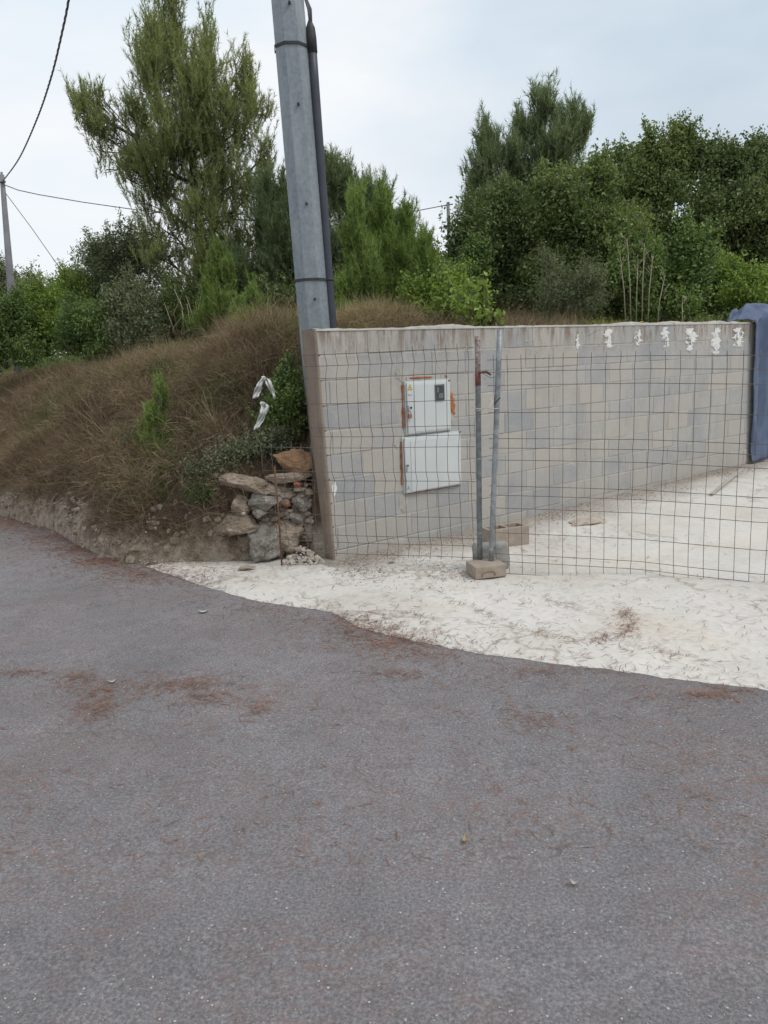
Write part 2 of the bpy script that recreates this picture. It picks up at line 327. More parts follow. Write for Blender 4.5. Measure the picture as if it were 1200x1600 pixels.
M['pine_young'] = foliage('young_pine_needles', (.058, .084, .024), (.100, .140, .042), (.155, .200, .068), .4)
M['carob'] = foliage('dark_leaves', (.036, .052, .022), (.064, .088, .036), (.115, .142, .058), .3, 1.0, .5)
M['carob2'] = foliage('mid_dark_leaves', (.042, .060, .024), (.076, .102, .038), (.130, .158, .060), .32, 1.0, .5)
M['shrub'] = foliage('shrub_leaves', (.030, .052, .018), (.066, .100, .032), (.115, .155, .050), .28)
M['bright'] = foliage('bright_leaves', (.060, .092, .020), (.108, .155, .034), (.165, .215, .055), .32)
M['olive'] = foliage('grey_olive_leaves', (.055, .068, .036), (.092, .110, .062), (.14, .158, .098), .3)
M['weed'] = foliage('yellow_green_weeds', (.085, .095, .030), (.145, .155, .050), (.21, .215, .08), .3, 2.5)
M['drygrass'] = foliage('dry_brown_grass', (.075, .051, .035), (.150, .107, .074), (.265, .203, .142), .25, 1.3, .9)
M['drygrass2'] = foliage('pale_dry_grass', (.14, .105, .065), (.24, .185, .12), (.36, .295, .20), .25, 1.6, .9)
M['greengrass'] = foliage('green_bank_plants', (.028, .042, .016), (.064, .084, .030), (.115, .135, .055), .25, 2.0)
M['flower'] = simple('yellow_flower', (.55, .42, .04), (.65, .52, .07), 30, .8)

# ------------------------------------------------------------------ the ground, the road, the lot, the hillside
BX = np.array([-60, -30, -15, -9, -6.6, -5.08, -3.90, -3.18, -2.72, -2.36, -1.85, -1.44, -1.1, -.72, -.5, 8.4, 9.4, 30, 60.])
BY = np.array([62, 36, 22.5, 15.4, 12.2, 9.98, 8.78, 7.72, 7.15, 6.84, 6.60, 6.46, 6.50, 6.56, 6.5, 6.5 + 8.9 * WD[1] / WD[0], 12.6, 14, 16.])
def ybase(x): return np.interp(x, BX, BY)
gs = np.array([-400, -150, -60, -20, 0, 20, 60, 150, 400.]); X, Y = np.meshgrid(gs, gs)
V = np.stack([X.ravel(), Y.ravel(), roadz(X, Y).ravel() - .06], 1); nn = len(gs)
F = [(j * nn + i, j * nn + i + 1, (j + 1) * nn + i + 1, (j + 1) * nn + i) for j in range(nn - 1) for i in range(nn - 1)]
tag(np_mesh('ground', V, F, M['ground']), kind='structure')

# road: a sheet whose far edge follows the bank and the pale apron
edge_px = [(180, 872), (225, 892), (300, 917), (380, 943), (470, 957), (520, 966), (560, 988), (640, 1012), (760, 1032), (900, 1054), (1050, 1075), (1200, 1096)]
edge_w = [on_road(*p)[:2] for p in edge_px]
far = [(x, float(ybase(x)) + .12) for x in (-60, -30, -15, -9, -6.9, -5.54, -4.1, -3.3)]
road_pts = far + [tuple(p + np.array([0, .5])) for p in edge_w] + [(3.4, 3.35), (7, 2.2), (14, .5), (30, -4), (30, -14), (-60, -14)]
tag(np_mesh('road', [(x, y, float(roadz(x, y))) for x, y in road_pts], [tuple(range(len(road_pts)))], M['asphalt']), kind='structure')

# lot floor / apron: thin sheet, its front edge ragged, its back under the wall
ex = np.array([p[0] for p in edge_w] + [3.4, 7, 14, 30]); ey = np.array([p[1] for p in edge_w] + [2.75, 1.6, 0, -4.6])
xs = np.concatenate([np.arange(-2.6, 3, .05), np.arange(3, 30.1, .5)])
vs_, F = [], []
rows = np.concatenate([np.linspace(0, .12, 7), np.linspace(.15, 1, 56)])
for x in xs:
    yf = float(np.interp(x, ex, ey)) + .035 * nz((x, 0, 0), 3) + .02 * nz((x, 3, 0), 11) + .03 * nz((x, 3, 0), 24) + .02 * nz((x, 9, 0), 55)
    yb = max(float(ybase(x)) + .1, yf + .3) if x < 8.6 else 13.5
    if x < -.55: yb = float(np.interp(x, [-2.6, -1.9, -1.45, -1.1, -.5], [yf + .12, 6.75, 6.62, 6.62, 6.6])); yb = max(yb, yf + .05)
    for r_ in rows:
        y = yf + (yb - yf) * r_; s = y - yf
        z = float(roadz(x, y)) - .012 + .045 * float(sst(0, .35, s)) * (1 if x < .4 else float(1 - .35 * sst(.4, 1.6, x))) + .17 * float(sst(6.6, 10.5, y)) * float(sst(-.3, 1, x))
        z += (.012 * nz((x, y, 0), 2.2) + .007 * nz((x, y, 1), 7)) * float(sst(.05, .5, s))
        vs_.append((x, y, z))
nr = len(rows); F = [(i * nr + j, (i + 1) * nr + j, (i + 1) * nr + j + 1, i * nr + j + 1) for i in range(len(xs) - 1) for j in range(nr - 1)]
tag(np_mesh('lot_floor', vs_, F, M['lot'], smooth=True), kind='structure')
def gz(x, y):
    yf = float(np.interp(x, ex, ey))
    if x < -2.6 or y < yf: return float(roadz(x, y))
    s = y - yf
    return float(roadz(x, y)) - .012 + .045 * float(sst(0, .35, s)) * (1 if x < .4 else float(1 - .35 * sst(.4, 1.6, x))) + .17 * float(sst(6.6, 10.5, y)) * float(sst(-.3, 1, x))
def on_lot(px, py):
    d = ray(px, py); p = on_road(px, py)
    for _ in range(12):
        z = gz(p[0], p[1]); p = CAM + d * ((z - EYE) / d[2])
    return p

# hillside height above the base line
VL = ([0, .12, .28, .5, .8, 1.2, 1.7, 2.3, 3.0, 4, 7, 14, 30, 120], [-.30, .04, .26, .42, .66, .98, 1.30, 1.55, 1.68, 1.75, 1.8, 2.0, 2.6, 8])
VR = ([0, .16, .26, .36, .55, .9, 1.3, 1.8, 2.4, 4, 7, 14, 30, 120], [-.30, -.2, .40, .70, .80, 1.10, 1.50, 1.80, 1.95, 2.0, 2.0, 2.1, 2.6, 8])
VW = ([0, .09, .10, .14, .15, .16, .3, 1.0, 2.0, 4, 7, 14, 30, 120], [-.3, -.3, -.3, 1.6, 1.66, 1.68, 1.70, 1.72, 1.75, 1.8, 1.9, 2.1, 2.6, 8])
def hill_raw(x, v):
    zl = np.interp(v, *VL); zr = np.interp(v, *VR); zw = np.interp(v, *VW)
    zl = np.where(zl > 0, zl * np.interp(x, [-60, -15, -6, -3.5, -2], [.8, .78, .84, .97, 1.0]), zl)
    a = sst(-2.1, -1.45, x); z = zl * (1 - a) + zr * a
    bb = sst(-.70, -.52, x); return z * (1 - bb) + zw * bb
def hill(x, y):
    v = y - float(ybase(x)); z = float(hill_raw(x, v))
    amp = float(sst(.05, .5, v))
    return z + amp * (.13 * nz((x, y, 0), .9) + .11 * nz((x, y, 4), 2.3) + .05 * nz((x, y, 9), 6)) + float(sst(.03, .15, v) * (1 - sst(.9, 1.6, v))) * (.05 * nz((x, y, z), 5) + .035 * abs(nz((x, y, z), 11)) - .09 * max(0, nz((x, 2, 0), 1.3)))
def on_hill(px, py):
    d = ray(px, py); y = 5.0; last = None
    while y < 60:
        p = CAM + d * (y / d[1])
        if p[1] > ybase(p[0]) and p[2] < hill(p[0], p[1]): return p
        y += .03
    return p
hx = np.concatenate([np.arange(-60, -8, 2.0), np.arange(-8, -5, .10), np.arange(-5, 0, .05), np.arange(0, 9.5, .25), np.arange(10, 61, 2.5)])
hv = np.concatenate([np.array([0, .05, .09, .1, .12, .14, .16, .19, .22, .26, .3, .36, .42, .5]), np.arange(.56, 4.2, .06), np.geomspace(4.4, 120, 26)])
vs_ = [(x, float(ybase(x)) + v, hill(x, float(ybase(x)) + v) if x < -.7 or v > .3 else float(hill_raw(x, v))) for x in hx for v in hv]
nr = len(hv); F = [(i * nr + j, (i + 1) * nr + j, (i + 1) * nr + j + 1, i * nr + j + 1) for i in range(len(hx) - 1) for j in range(nr - 1)]
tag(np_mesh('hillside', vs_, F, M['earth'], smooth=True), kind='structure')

# ------------------------------------------------------------------ the concrete block wall
CH, BL, TH = .21, .41, .20
wl = thing('block_wall', wpt(0, -.15), 'unfinished grey and beige concrete block retaining wall behind the wire fence', 'wall')
mb = MB(); WLEN = 8.9
def zc(k): return WTOP - CH * k
for r_ in range(10):
    t = 0.0 if r_ % 2 else BL / 2 - .1
    edges = [0.0] + ([t] if t > .05 else [])
    while edges[-1] < WLEN - .05: edges.append(min(edges[-1] + BL, WLEN))
    for a, b_ in zip(edges[:-1], edges[1:]):
        z1 = zc(r_) - .005; z0 = zc(r_ + 1) + .005
        o = random.uniform(-.0025, .0025)
        rk = lambda tt, z: tt + (.028 * (WTOP - z) if tt < .001 else 0)      # the raked left end
        j = .004; ta, tb = a + (j if a > 0 else .0), b_ - j
        c8 = []
        for oo, ins in ((-TH / 2, 0), (o - .004, 0), (o, .004)):
            for tt, z, sx, sz in ((ta, z0, 1, 1), (tb, z0, -1, 1), (tb, z1, -1, -1), (ta, z1, 1, -1)):
                t2 = rk(tt, z) + random.uniform(-.0012, .0012)
                c8.append(wpt(t2 + sx * ins, z + sz * ins + random.uniform(-.001, .001), oo))
        fs = [(8, 9, 10, 11)] + [(l * 4 + q, l * 4 + (q + 1) % 4, (l + 1) * 4 + (q + 1) % 4, (l + 1) * 4 + q) for l in (0, 1) for q in range(4)]
        mb.add(c8, fs)
mb.build('block_face', M['block'], wl)
mb = MB()                                                          # mortar core a hair behind the block faces
zb = zc(10) - .15
mb.add([wpt(.03 + .06, zb, -.004), wpt(WLEN, zb, -.004), wpt(WLEN, WTOP - .006, -.004), wpt(.03, WTOP - .006, -.004),
        wpt(.03 + .06, zb, -TH), wpt(WLEN, zb, -TH), wpt(WLEN, WTOP - .006, -TH), wpt(.03, WTOP - .006, -TH)],
       [(0, 1, 2, 3), (5, 4, 7, 6), (3, 2, 6, 7), (1, 5, 6, 2), (4, 0, 3, 7)])
mb.build('mortar_core', M['mortar'], wl)
# brown render on the exposed end, ragged towards the blocks
vs_, F = [], []; NZ = 60
for i in range(NZ + 1):
    z = zb + (WTOP + .004 - zb) * i / NZ; rk_ = .028 * (WTOP - z)
    wob = .010 * nz((0, 0, z), 9) + .006 * nz((0, 0, z), 25)
    prof = [(rk_ + .012 + wob * .6, .0035), (rk_ - .004, .006), (rk_ - .014 + wob * .3, .001), (rk_ - .018 + wob * .4, -.06), (rk_ - .016 - wob * .4, -.13), (rk_ - .012, -TH - .004), (rk_ + .04, -TH - .006)]
    vs_ += [wpt(t, z, o) for t, o in prof]
np_ = 7; F = [(i * np_ + j, i * np_ + j + 1, (i + 1) * np_ + j + 1, (i + 1) * np_ + j) for i in range(NZ) for j in range(np_ - 1)]
np_mesh('end_render', vs_, F, M['render'], wl, smooth=True)
# crumbly mortar bed left on top of the wall
mb = MB()
t = .0
vs_, F = [], []
ts = np.arange(.0, WLEN, .035)
for t in ts:
    h = max(.0, .004 + .005 * nz((t, 0, 0), 3) + .006 * nz((t, 0, 0), 14)); bu = max(0, nz((t, 5, 0), 1.7) - .2) * .05 + (.014 if 4.2 < t < 6.4 else 0) * (.6 + nz((t, 0, 3), 9))
    h += max(0, bu)
    vs_ += [wpt(t, WTOP - .012, .006 + .004 * nz((t, 1, 0), 20)), wpt(t, WTOP + h * .8, .002), wpt(t, WTOP + h * 1.1 + .004, -.05), wpt(t, WTOP + h + .002, -.12), wpt(t, WTOP - .005, -TH - .004)]
F = [(i * 5 + j, (i + 1) * 5 + j, (i + 1) * 5 + j + 1, i * 5 + j + 1) for i in range(len(ts) - 1) for j in range(4)]
np_mesh('mortar_cap', vs_, F, M['mortar'], wl, smooth=True)
# white plaster smears over the joints of the top course
for px, ww, y0, y1 in [(902, 4, 522, 546), (951, 11, 514, 544), (997, 9, 515, 540), (1040, 11, 511, 543), (1079, 14, 513, 549), (1119, 13, 512, 554), (1154, 13, 512, 542)]:
    t0, zt = wall(px, y0); _, z1 = wall(px, y1); N = 26; vs_, F = [], []
    w_ = (wall(px + ww / 2, y0)[0] - wall(px - ww / 2, y0)[0]) / 2
    for i in range(N + 1):
        u = i / N; z = zt + (z1 - zt) * u; sh = .55 + .5 * math.sin(math.pi * min(1, u * .7 + .2)) + 1.0 * nz((px, u * 7, 0), 1.0) + .5 * nz((px, u * 19, 3), 1)
        dx = .025 * nz((px, u * 3, 7), 1) + .01 * nz((px, u * 9, 2), 1)
        if i == N: sh = .15
        for q, o in ((-1, .003), (-.6, .008), (.3, .009), (1, .003)):
            sh = .6 + .35 * math.sin(math.pi * min(1, u * .7 + .2)) + 1.1 * nz((px * .37, u * 5, 4 * (q > 0)), 1.0) + .6 * nz((px * .61, u * 16, 3 + 5 * (q > 0)), 1)
            if i == N: sh = .12
            vs_.append(wpt(t0 + dx + q * w_ * max(.12, sh) * (1 + .55 * nz((px, u * 13, q * 2), 1)), min(z, WTOP), o))
    F = [(i * 4 + j, i * 4 + j + 1, (i + 1) * 4 + j + 1, (i + 1) * 4 + j) for i in range(N) for j in range(3)]
    np_mesh('plaster_smear', vs_, F, M['torn'], wl, smooth=True)
# thin smears of mortar on the face
for (x0, y0, x1, y1, mt_) in [(612, 575, 640, 596, 'mortar'), (620, 770, 640, 800, 'mortar'), (516, 752, 528, 775, 'smear'), (612, 680, 626, 700, 'mortar'), (700, 640, 711, 672, 'mortar'), (606, 836, 640, 858, 'mortar')]:
    t0, za = wall(x0, y0); t1, zb_ = wall(x1, y1); cx, cz = (t0 + t1) / 2, (za + zb_) / 2; N = 18
    vs_ = [wpt(cx, cz, .007)]
    for q in range(N):
        a = 2 * math.pi * q / N; rr = .75 + .5 * nz((x0, math.cos(a) * 1.5, math.sin(a) * 1.5), 1)
        vs_.append(wpt(cx + math.cos(a) * rr * abs(t1 - t0) / 2, cz + math.sin(a) * rr * abs(za - zb_) / 2, .003))
    np_mesh('mortar_patch', vs_, [(0, 1 + q, 1 + (q + 1) % N) for q in range(N)], M[mt_], wl)

# ------------------------------------------------------------------ electrical cabinets set into the wall
def wbox(mb, t0, t1, z0, z1, o0, o1, bev=0.0):
    p = wpt((t0 + t1) / 2, (z0 + z1) / 2, (o0 + o1) / 2); return mb.box(p, (t1 - t0, o1 - o0, z1 - z0), WANG, None, bev)
def foam_strip(t0, z0, t1, z1, wid, parent, name='foam_seam', mt_='foam', thick=.012):
    N = max(10, int(math.hypot(t1 - t0, z1 - z0) / .02)); vs_, F = [], []
    d = np.array([t1 - t0, z1 - z0]); d = d / np.linalg.norm(d); p = np.array([-d[1], d[0]])
    sd_ = random.random() * 50
    for i in range(N + 1):
        u = i / N; c = np.array([t0, z0]) + np.array([t1 - t0, z1 - z0]) * u
        k_ = (1 + .8 * nz((u * 6, sd_, 0), 1) + .5 * nz((u * 17, sd_, 1), 1)) * (.35 + .65 * math.sin(math.pi * min(1, max(0, u * .94 + .03))) ** .4)
        off = .25 * wid * nz((u * 4, sd_, 3), 1)
        for q, o in ((-1, .001), (-.55, .8), (.1, 1.0), (.6, .7), (1, .001)):
            c2 = c + p * (q * wid / 2 * max(.2, k_) + off); vs_.append(wpt(c2[0], c2[1], .002 + thick * o * max(.3, k_)))
    F = [(i * 5 + j, i * 5 + j + 1, (i + 1) * 5 + j + 1, (i + 1) * 5 + j) for i in range(N) for j in range(4)]
    return np_mesh(name, vs_, F, M[mt_], parent, smooth=True)
uL = wall(634, 640)[0]; uR = wall(701, 640)[0]; uT = wall(665, 596)[1]; uB = wall(665, 677)[1]
lL = wall(630, 720)[0]; lR = wall(717, 720)[0]; lT = wall(670, 680)[1]; lB = wall(670, 764)[1]
cab = thing('meter_cabinet', wpt((uL + uR) / 2, uB), 'upper pale grey metal meter cabinet with dark window and yellow warning triangle', 'electric cabinet')
mb = MB(); wbox(mb, uL - .012, uR + .012, uB + .004, uT + .012, -.1, .012, .003); mb.build('frame', M['door'], cab)
dr = MB(); wbox(dr, uL, uR, uB + .012, uT, .013, .03, .006); dro = dr.build('door', M['door'], cab, True)
dw = MB(); tL = wall(640, 640)[0] + .035
wbox(dw, tL, uR - .012, uB + .028, uT - .02, .0303, .0345, .003); dw.build('door_panel', M['door'], cab).parent = dro
tw0, zw0 = wall(676, 602); tw1, zw1 = wall(690, 625)
mb = MB(); wbox(mb, tw0 - .006, tw1 + .006, zw1 - .006, zw0 + .006, .0348, .042, .004); wf = mb.build('window_frame', M['grey_plastic'], cab)
mb = MB(); wbox(mb, tw0 + .006, tw1 - .006, zw1 + .006, zw0 - .006, .0422, .045, .001); gl = mb.build('meter_window', M['glass'], cab); gl.parent = wf
mb = MB(); wbox(mb, tw0 + .014, tw0 + .034, (zw0 + zw1) / 2 + .004, zw0 - .018, .0452, .047); wbox(mb, tw0 + .036, tw1 - .016, zw1 + .02, (zw0 + zw1) / 2 - .004, .0452, .0465); mb.build('meter_dial', M['grey_plastic'], cab).parent = wf
ts_, zs_ = wall(637.2, 605.5)
mb = MB(); s_ = .026
tri = lambda s, o, dz=0: [wpt(ts_ + s * q, zs_ + dz + s * h, o) for q, h in ((-1, -.75), (1, -.75), (0, 1.0))]
mb.add(tri(s_ * 1.12, .0318), [(0, 1, 2)]); sbd = mb.build('sticker_border', M['black'], cab)
mb = MB(); mb.add(tri(s_ * .93, .0326), [(0, 1, 2)]); stk_ = mb.build('warning_sticker', M['yellow'], cab); sbd.parent = stk_
mb = MB(); B_ = [(.1, .45), (-.28, -.1), (-.02, -.1), (-.14, -.58), (.28, .06), (.03, .06)]
mb.add([wpt(ts_ + s_ * x, zs_ + s_ * y, .0334) for x, y in B_], [(0, 1, 2), (0, 2, 5), (2, 3, 4), (2, 4, 5)]); mb.build('lightning_bolt', M['black'], cab).parent = stk_
mb = MB(); tp, zp = wall(637.5, 617)
for i, (x, h) in enumerate([(-.02, .016), (-.012, .01), (-.002, .012), (.007, .008), (.015, .011)]): wbox(mb, tp + x - .0028, tp + x + .0028, zp - .006, zp - .006 + h, .0313, .032)
mb.build('label_marks', M['purple'], cab)
tk, zk = wall(639, 637)
mb = MB(); mb.tube([wpt(tk, zk, .028), wpt(tk, zk, .036)], .010, 14); mb.build('lock', M['black'], cab).parent = dro
mb = MB(); wbox(mb, tk - .042, tk - .022, zk - .035, zk + .02, .03, .036, .002); mb.build('hasp', M['tube'], cab).parent = dro
mb = MB(); wbox(mb, uR - .022, uR + .002, uT - .012, uT + .004, .0305, .036, .002); mb.build('hinge', M['grey_plastic'], cab).parent = dro
a, b_ = wall(628.5, 601), wall(631, 668); foam_strip(a[0], a[1], b_[0], b_[1], .034, cab, mt_='rustfoam')
a, b_ = wall(640, 590.5), wall(675, 589); foam_strip(a[0], a[1], b_[0], b_[1], .018, cab)
a, b_ = wall(704, 614), wall(709, 647); foam_strip(a[0], a[1], b_[0], b_[1], .062, cab)
a, b_ = wall(695, 586), wall(698, 590); foam_strip(a[0], a[1], b_[0], b_[1], .02, cab)
# padlock hanging on the hasp
tq, zq = wall(635.5, 648)
pk = thing('padlock', wpt(tq, zq, .04), 'small rusty padlock hanging on the left of the upper cabinet door', 'padlock')
mb = MB(); wbox(mb, tq - .019, tq + .019, zq - .03, zq + .008, .037, .057, .004); mb.build('lock_body', M['brass'], pk)
mb = MB(); mb.tube([wpt(tq + .012 * math.cos(a), zq + .018 + .016 * math.sin(a), .047) for a in np.linspace(0, math.pi, 9)], .0032, 6)
mb.tube([wpt(tq - .012, zq + .004, .047), wpt(tq - .012, zq + .019, .047)], .0032, 6); mb.tube([wpt(tq + .012, zq + .004, .047), wpt(tq + .012, zq + .019, .047)], .0032, 6); mb.build('shackle', M['tube'], pk)
# lower cabinet
cb = thing('junction_cabinet', wpt((lL + lR) / 2, lB), 'lower plain pale grey metal cabinet with rusty orange bottom edge', 'electric cabinet')
mb = MB(); wbox(mb, lL - .012, lR + .012, lB - .008, lT + .01, -.1, .014, .003); mb.build('frame', M['door'], cb)
mb = MB(); wbox(mb, lL, lR, lB, lT, .015, .034, .007); dro = mb.build('door', M['door'], cb, True)
mb = MB(); wbox(mb, lL + .062, lR - .016, lB + .01, lT - .03, .0343, .0388, .0035); mb.build('door_panel', M['door'], cb).parent = dro
tk2, zk2 = wall(633.5, 727)
mb = MB(); mb.tube([wpt(tk2, zk2, .033), wpt(tk2, zk2, .040)], .009, 14); mb.build('lock', M['black'], cb).parent = dro
mb = MB(); wbox(mb, lL + .001, lL + .02, zk2 - .06, zk2 + .01, .0345, .038, .002); mb.build('lock_plate', M['tube'], cb).parent = dro
t2, z2 = wall(634.5, 762); mb = MB()
for x0, y0, x1, y1 in [(-.012, -.018, .0, .018), (.012, -.018, .0, .018), (-.006, -.004, .006, -.004)]:
    mb.tube([wpt(t2 + x0, z2 + y0, .0352), wpt(t2 + x1, z2 + y1, .0352)], .0017, 5)
mb.build('door_emblem', M['cable'], cb).parent = dro
mb = MB(); wbox(mb, lR - .02, lR + .006, lT - .006, lT + .008, .0345, .04, .002); mb.build('hinge', M['grey_plastic'], cb).parent = dro
foam_strip(lL + .02, lB - .012, lR + .004, lB - .011, .014, cb, 'rusty_sill', 'rustfoam', .02)
a, b_ = wall(626, 690), wall(627.5, 758); foam_strip(a[0], a[1], b_[0], b_[1], .016, cb, mt_='rustfoam')

# ------------------------------------------------------------------ wire mesh fence panels
HW = [0, .083, .158, .333, .533, .625, .708, .913, 1.0, 1.08, 1.28, 1.487, 1.587, 1.68]
FOLD = [.083, .625, 1.0, 1.587]
def fold(h): return sum(.055 * max(0, 1 - abs(h - f_) / .085) for f_ in FOLD)
def mesh_panel(pts, zb_, zt_, parent, spacing, keep=lambda s, h: True, seed=0, wob=.012):
    """pts: plan polyline [(s,x,y)], zb_/zt_: functions of s for bottom and top height"""
    S = np.array([p[0] for p in pts]); PX = np.array([p[1] for p in pts]); PY = np.array([p[2] for p in pts]); smax = S[-1]
    def W(s, h):
        x, y = np.interp(s, S, PX), np.interp(s, S, PY); e = 1e-2
        d = np.array([np.interp(min(s + .05, smax), S, PX) - np.interp(max(s - .05, 0), S, PX), np.interp(min(s + .05, smax), S, PY) - np.interp(max(s - .05, 0), S, PY)]); d /= np.linalg.norm(d)
        nrm = np.array([-d[1], d[0]]); nrm = nrm if nrm[1] > 0 else -nrm
        z0, z1 = zb_(s), zt_(s); o = fold(h) + wob * 2.2 * nz((s, h, seed), 1.6)
        dz = wob * .7 * nz((s, h * .6, seed + 3), 1.1); dl = wob * nz((s * 1.2, h, seed + 9), 1.3)
        return (x + nrm[0] * o + d[0] * dl, y + nrm[1] * o + d[1] * dl, z0 + (z1 - z0) * h / 1.68 + dz)
    hm, vmm = MB(), MB()
    for h in HW:
        run = []
        for s in np.arange(0, smax + .001, .05):
            if keep(s, h): run.append(W(s, h))
        if len(run) > 1: hm.tube(run, .0024, 5)
    for s in np.arange(.045, smax, spacing):
        run = []
        for h in sorted(set(list(np.linspace(-.02, 1.715, 30)) + HW)):
            if keep(s, h): run.append(W(s + .006 * nz((s * 7, h, seed), 1), h))
        if len(run) > 1: vmm.tube(run, .0021, 5)
    hm.add(vmm.v, vmm.f)
    return hm.build('wire_mesh', M['wire'], parent, True)
def zat(px, py, Y): return at(px, py, Y)[2]
# left panel
YP = 5.90
pb, ptop = at(750, 889, YP), at(746, 525, YP)
p1 = at(480, 700, 6.28); p2 = at(405, 700, 6.40)
fl = thing('fence_panel', (pb[0], pb[1], pb[2]), 'crooked wire mesh fence panel standing in front of the two cabinets', 'fence')
S1 = math.hypot(p1[0] - pb[0], p1[1] - pb[1]); S2 = S1 + math.hypot(p2[0] - p1[0], p2[1] - p1[1])
lb = lambda s: np.interp(s, [0, S1, S2], [zat(752, 873, YP), zat(496, 862, 6.28), zat(425, 858, 6.4)])
lt = lambda s: np.interp(s, [0, S1, S2], [zat(749, 543, YP), zat(473, 555, 6.28), zat(405, 558, 6.4)])
mesh_panel([(0, pb[0] - .01, pb[1] + .03), (S1, p1[0], p1[1]), (S2, p2[0], p2[1])], lb, lt, fl, .0885, keep=lambda s, h: s < S1 + .02 or h < .98, seed=2)
mb = MB(); mb.tube([pb + (ptop - pb) * u for u in np.linspace(0, 1, 8)], .021, 14); mb.build('post', M['rtube'], fl, True)
mb = MB(); pm = pb + (ptop - pb) * .825; mb.tube([pm - np.array([0, 0, .05]), pm + np.array([0, 0, .06])], .0222, 14); pm2 = pm + np.array([.01, -.02, .045])
mb.tube([pm2, pm2 + np.array([.05, -.02, .005]), pm2 + np.array([.085, 0, -.02])], [.008, .011, .006], 8); mb.build('rusty_hook', M['rustband'], fl, True)
for h in (.3, .9, 1.28):
    mb = MB(); q = pb + (ptop - pb) * (h / 1.85); mb.tube([q + np.array([0, -.0, -.006]), q + np.array([0, 0, .006])], .0245, 12); mb.build('clip', M['tube'], fl, True)
# right panel
YR = 5.84
qb, qt = at(767, 890, YR), at(781, 515, YR)
e1 = at(1004, 730, 5.62); e2 = at(1190, 740, 5.28); dd = (e2 - e1)[:2] / np.linalg.norm((e2 - e1)[:2]); e3 = e2[:2] + dd * 1.35
fr = thing('fence_panel', qb, 'wide wire mesh fence panel closing the pale lot, on a clean grey post', 'fence')
T1 = math.hypot(e1[0] - qb[0], e1[1] - qb[1]); T2 = T1 + math.hypot(e2[0] - e1[0], e2[1] - e1[1]); T3 = T2 + 1.35
rb = lambda s: np.interp(s, [0, T1, T2, T3], [zat(775, 894, YR), zat(1004, 909, 5.62), zat(1190, 929, 5.28), zat(1190, 929, 5.28)])
rt_ = lambda s: np.interp(s, [0, T1, T2, T3], [zat(780, 562, YR), zat(1004, 556, 5.62), zat(1190, 556, 5.28), zat(1190, 556, 5.28)])
mesh_panel([(0, qb[0] + .0, qb[1]), (T1, e1[0], e1[1]), (T2, e2[0], e2[1]), (T3, e3[0], e3[1])], rb, rt_, fr, .1015, seed=31, wob=.007)
mb = MB(); mb.tube([qb + (qt - qb) * u for u in np.linspace(0, 1, 8)], .021, 14); mb.build('post', M['tube'], fr, True)
mb = MB()
e3z = rb(T3); mb.tube([(e3[0], e3[1], e3z - .1), (e3[0], e3[1], e3z + 1.85)], .021, 12); mb.build('post', M['tube'], fr, True)
for dz in (.04, .17):
    q = qb + np.array([.0, 0, dz]); mb = MB(); mb.tube([q + np.array([0, 0, -.012]), q + np.array([0, 0, .012])], .026, 12)
    mb.box(q + np.array([.036, 0, 0]), (.04, .012, .03), .2, None, .003); mb.tube([q + np.array([.04, -.02, 0]), q + np.array([.04, .02, 0])], .007, 8); mb.build('clamp', M['tube'], fr)
# twine and wire tying the two posts together
ty = thing('tie_wire', at(757, 637, 5.86), 'pale twine tied between the two fence posts at mid height', 'twine')
def strand(pxs, Y, r, nm, mt_, par):
    m_ = MB(); m_.tube([at(x, y, Y) for x, y in pxs], r, 6); return m_.build(nm, M[mt_], par, True)
strand([(736, 636), (742, 638), (750, 639), (760, 637), (768, 639), (780, 638)], 5.80, .0035, 'twine', 'tie', ty)
strand([(763, 641), (766, 634), (769, 626), (767, 624)], 5.80, .003, 'loose_end', 'rag', ty)
strand([(772, 633), (776, 627), (782, 621)], 5.79, .005, 'twist', 'black', ty)
ty2 = thing('tie_wire', at(765, 588, 5.86), 'thin wire twisted between the fence posts below their tops', 'wire')
strand([(752, 582), (760, 587), (766, 590), (776, 589)], 5.82, .0022, 'wire_strand', 'wire', ty2)
strand([(757, 592), (762, 590), (768, 589)], 5.82, .002, 'loose_strand', 'tie', ty2)
strand_rag = strand([(726, 551), (728, 545), (731, 540), (729, 546), (731, 548)], 5.9, .003, 'twine_knot', 'tie', None)
tag(strand_rag, 'short pale twine knot on the top wire left of the posts', 'twine')

# ------------------------------------------------------------------ blocks holding the posts
fc = on_lot(757, 912)
ff = thing('concrete_block', fc, 'low brown concrete fence foot with a handle groove under both posts', 'concrete block')
ang = math.radians(12)
def loft_block(prof_x, h, d, r):
    bm = bmesh.new(); bmesh.ops.create_cube(bm, size=1)
    for v in bm.verts: v.co = Vector((v.co.x * prof_x, v.co.y * d, v.co.z * h))
    bmesh.ops.bevel(bm, geom=bm.edges[:], offset=r, segments=3, affect='EDGES', profile=.5)
    bmesh.ops.subdivide_edges(bm, edges=[e for e in bm.edges if e.calc_length() > .05], cuts=3, use_grid_fill=True)
    return bm
def block_obj(name, size, r, loc, rot, mat, parent, amp=.003):
    bm = loft_block(size[0], size[2], size[1], r); Mx = Matrix.Translation(Vector(tuple(float(c) for c in loc))) @ rot.to_4x4()
    for v in bm.verts:
        n_ = nz(v.co, 14, 3.3) * amp + nz(v.co, 40, 1.3) * amp * .5; v.co += v.normal * n_; v.co = Mx @ v.co
    me = bpy.data.meshes.new(name); bm.to_mesh(me); bm.free(); return link(name, me, mat, parent, False)
gzf = fc[2]
fctr = np.array([at(760, 905, 5.78)[0], 5.80, gzf + .047])
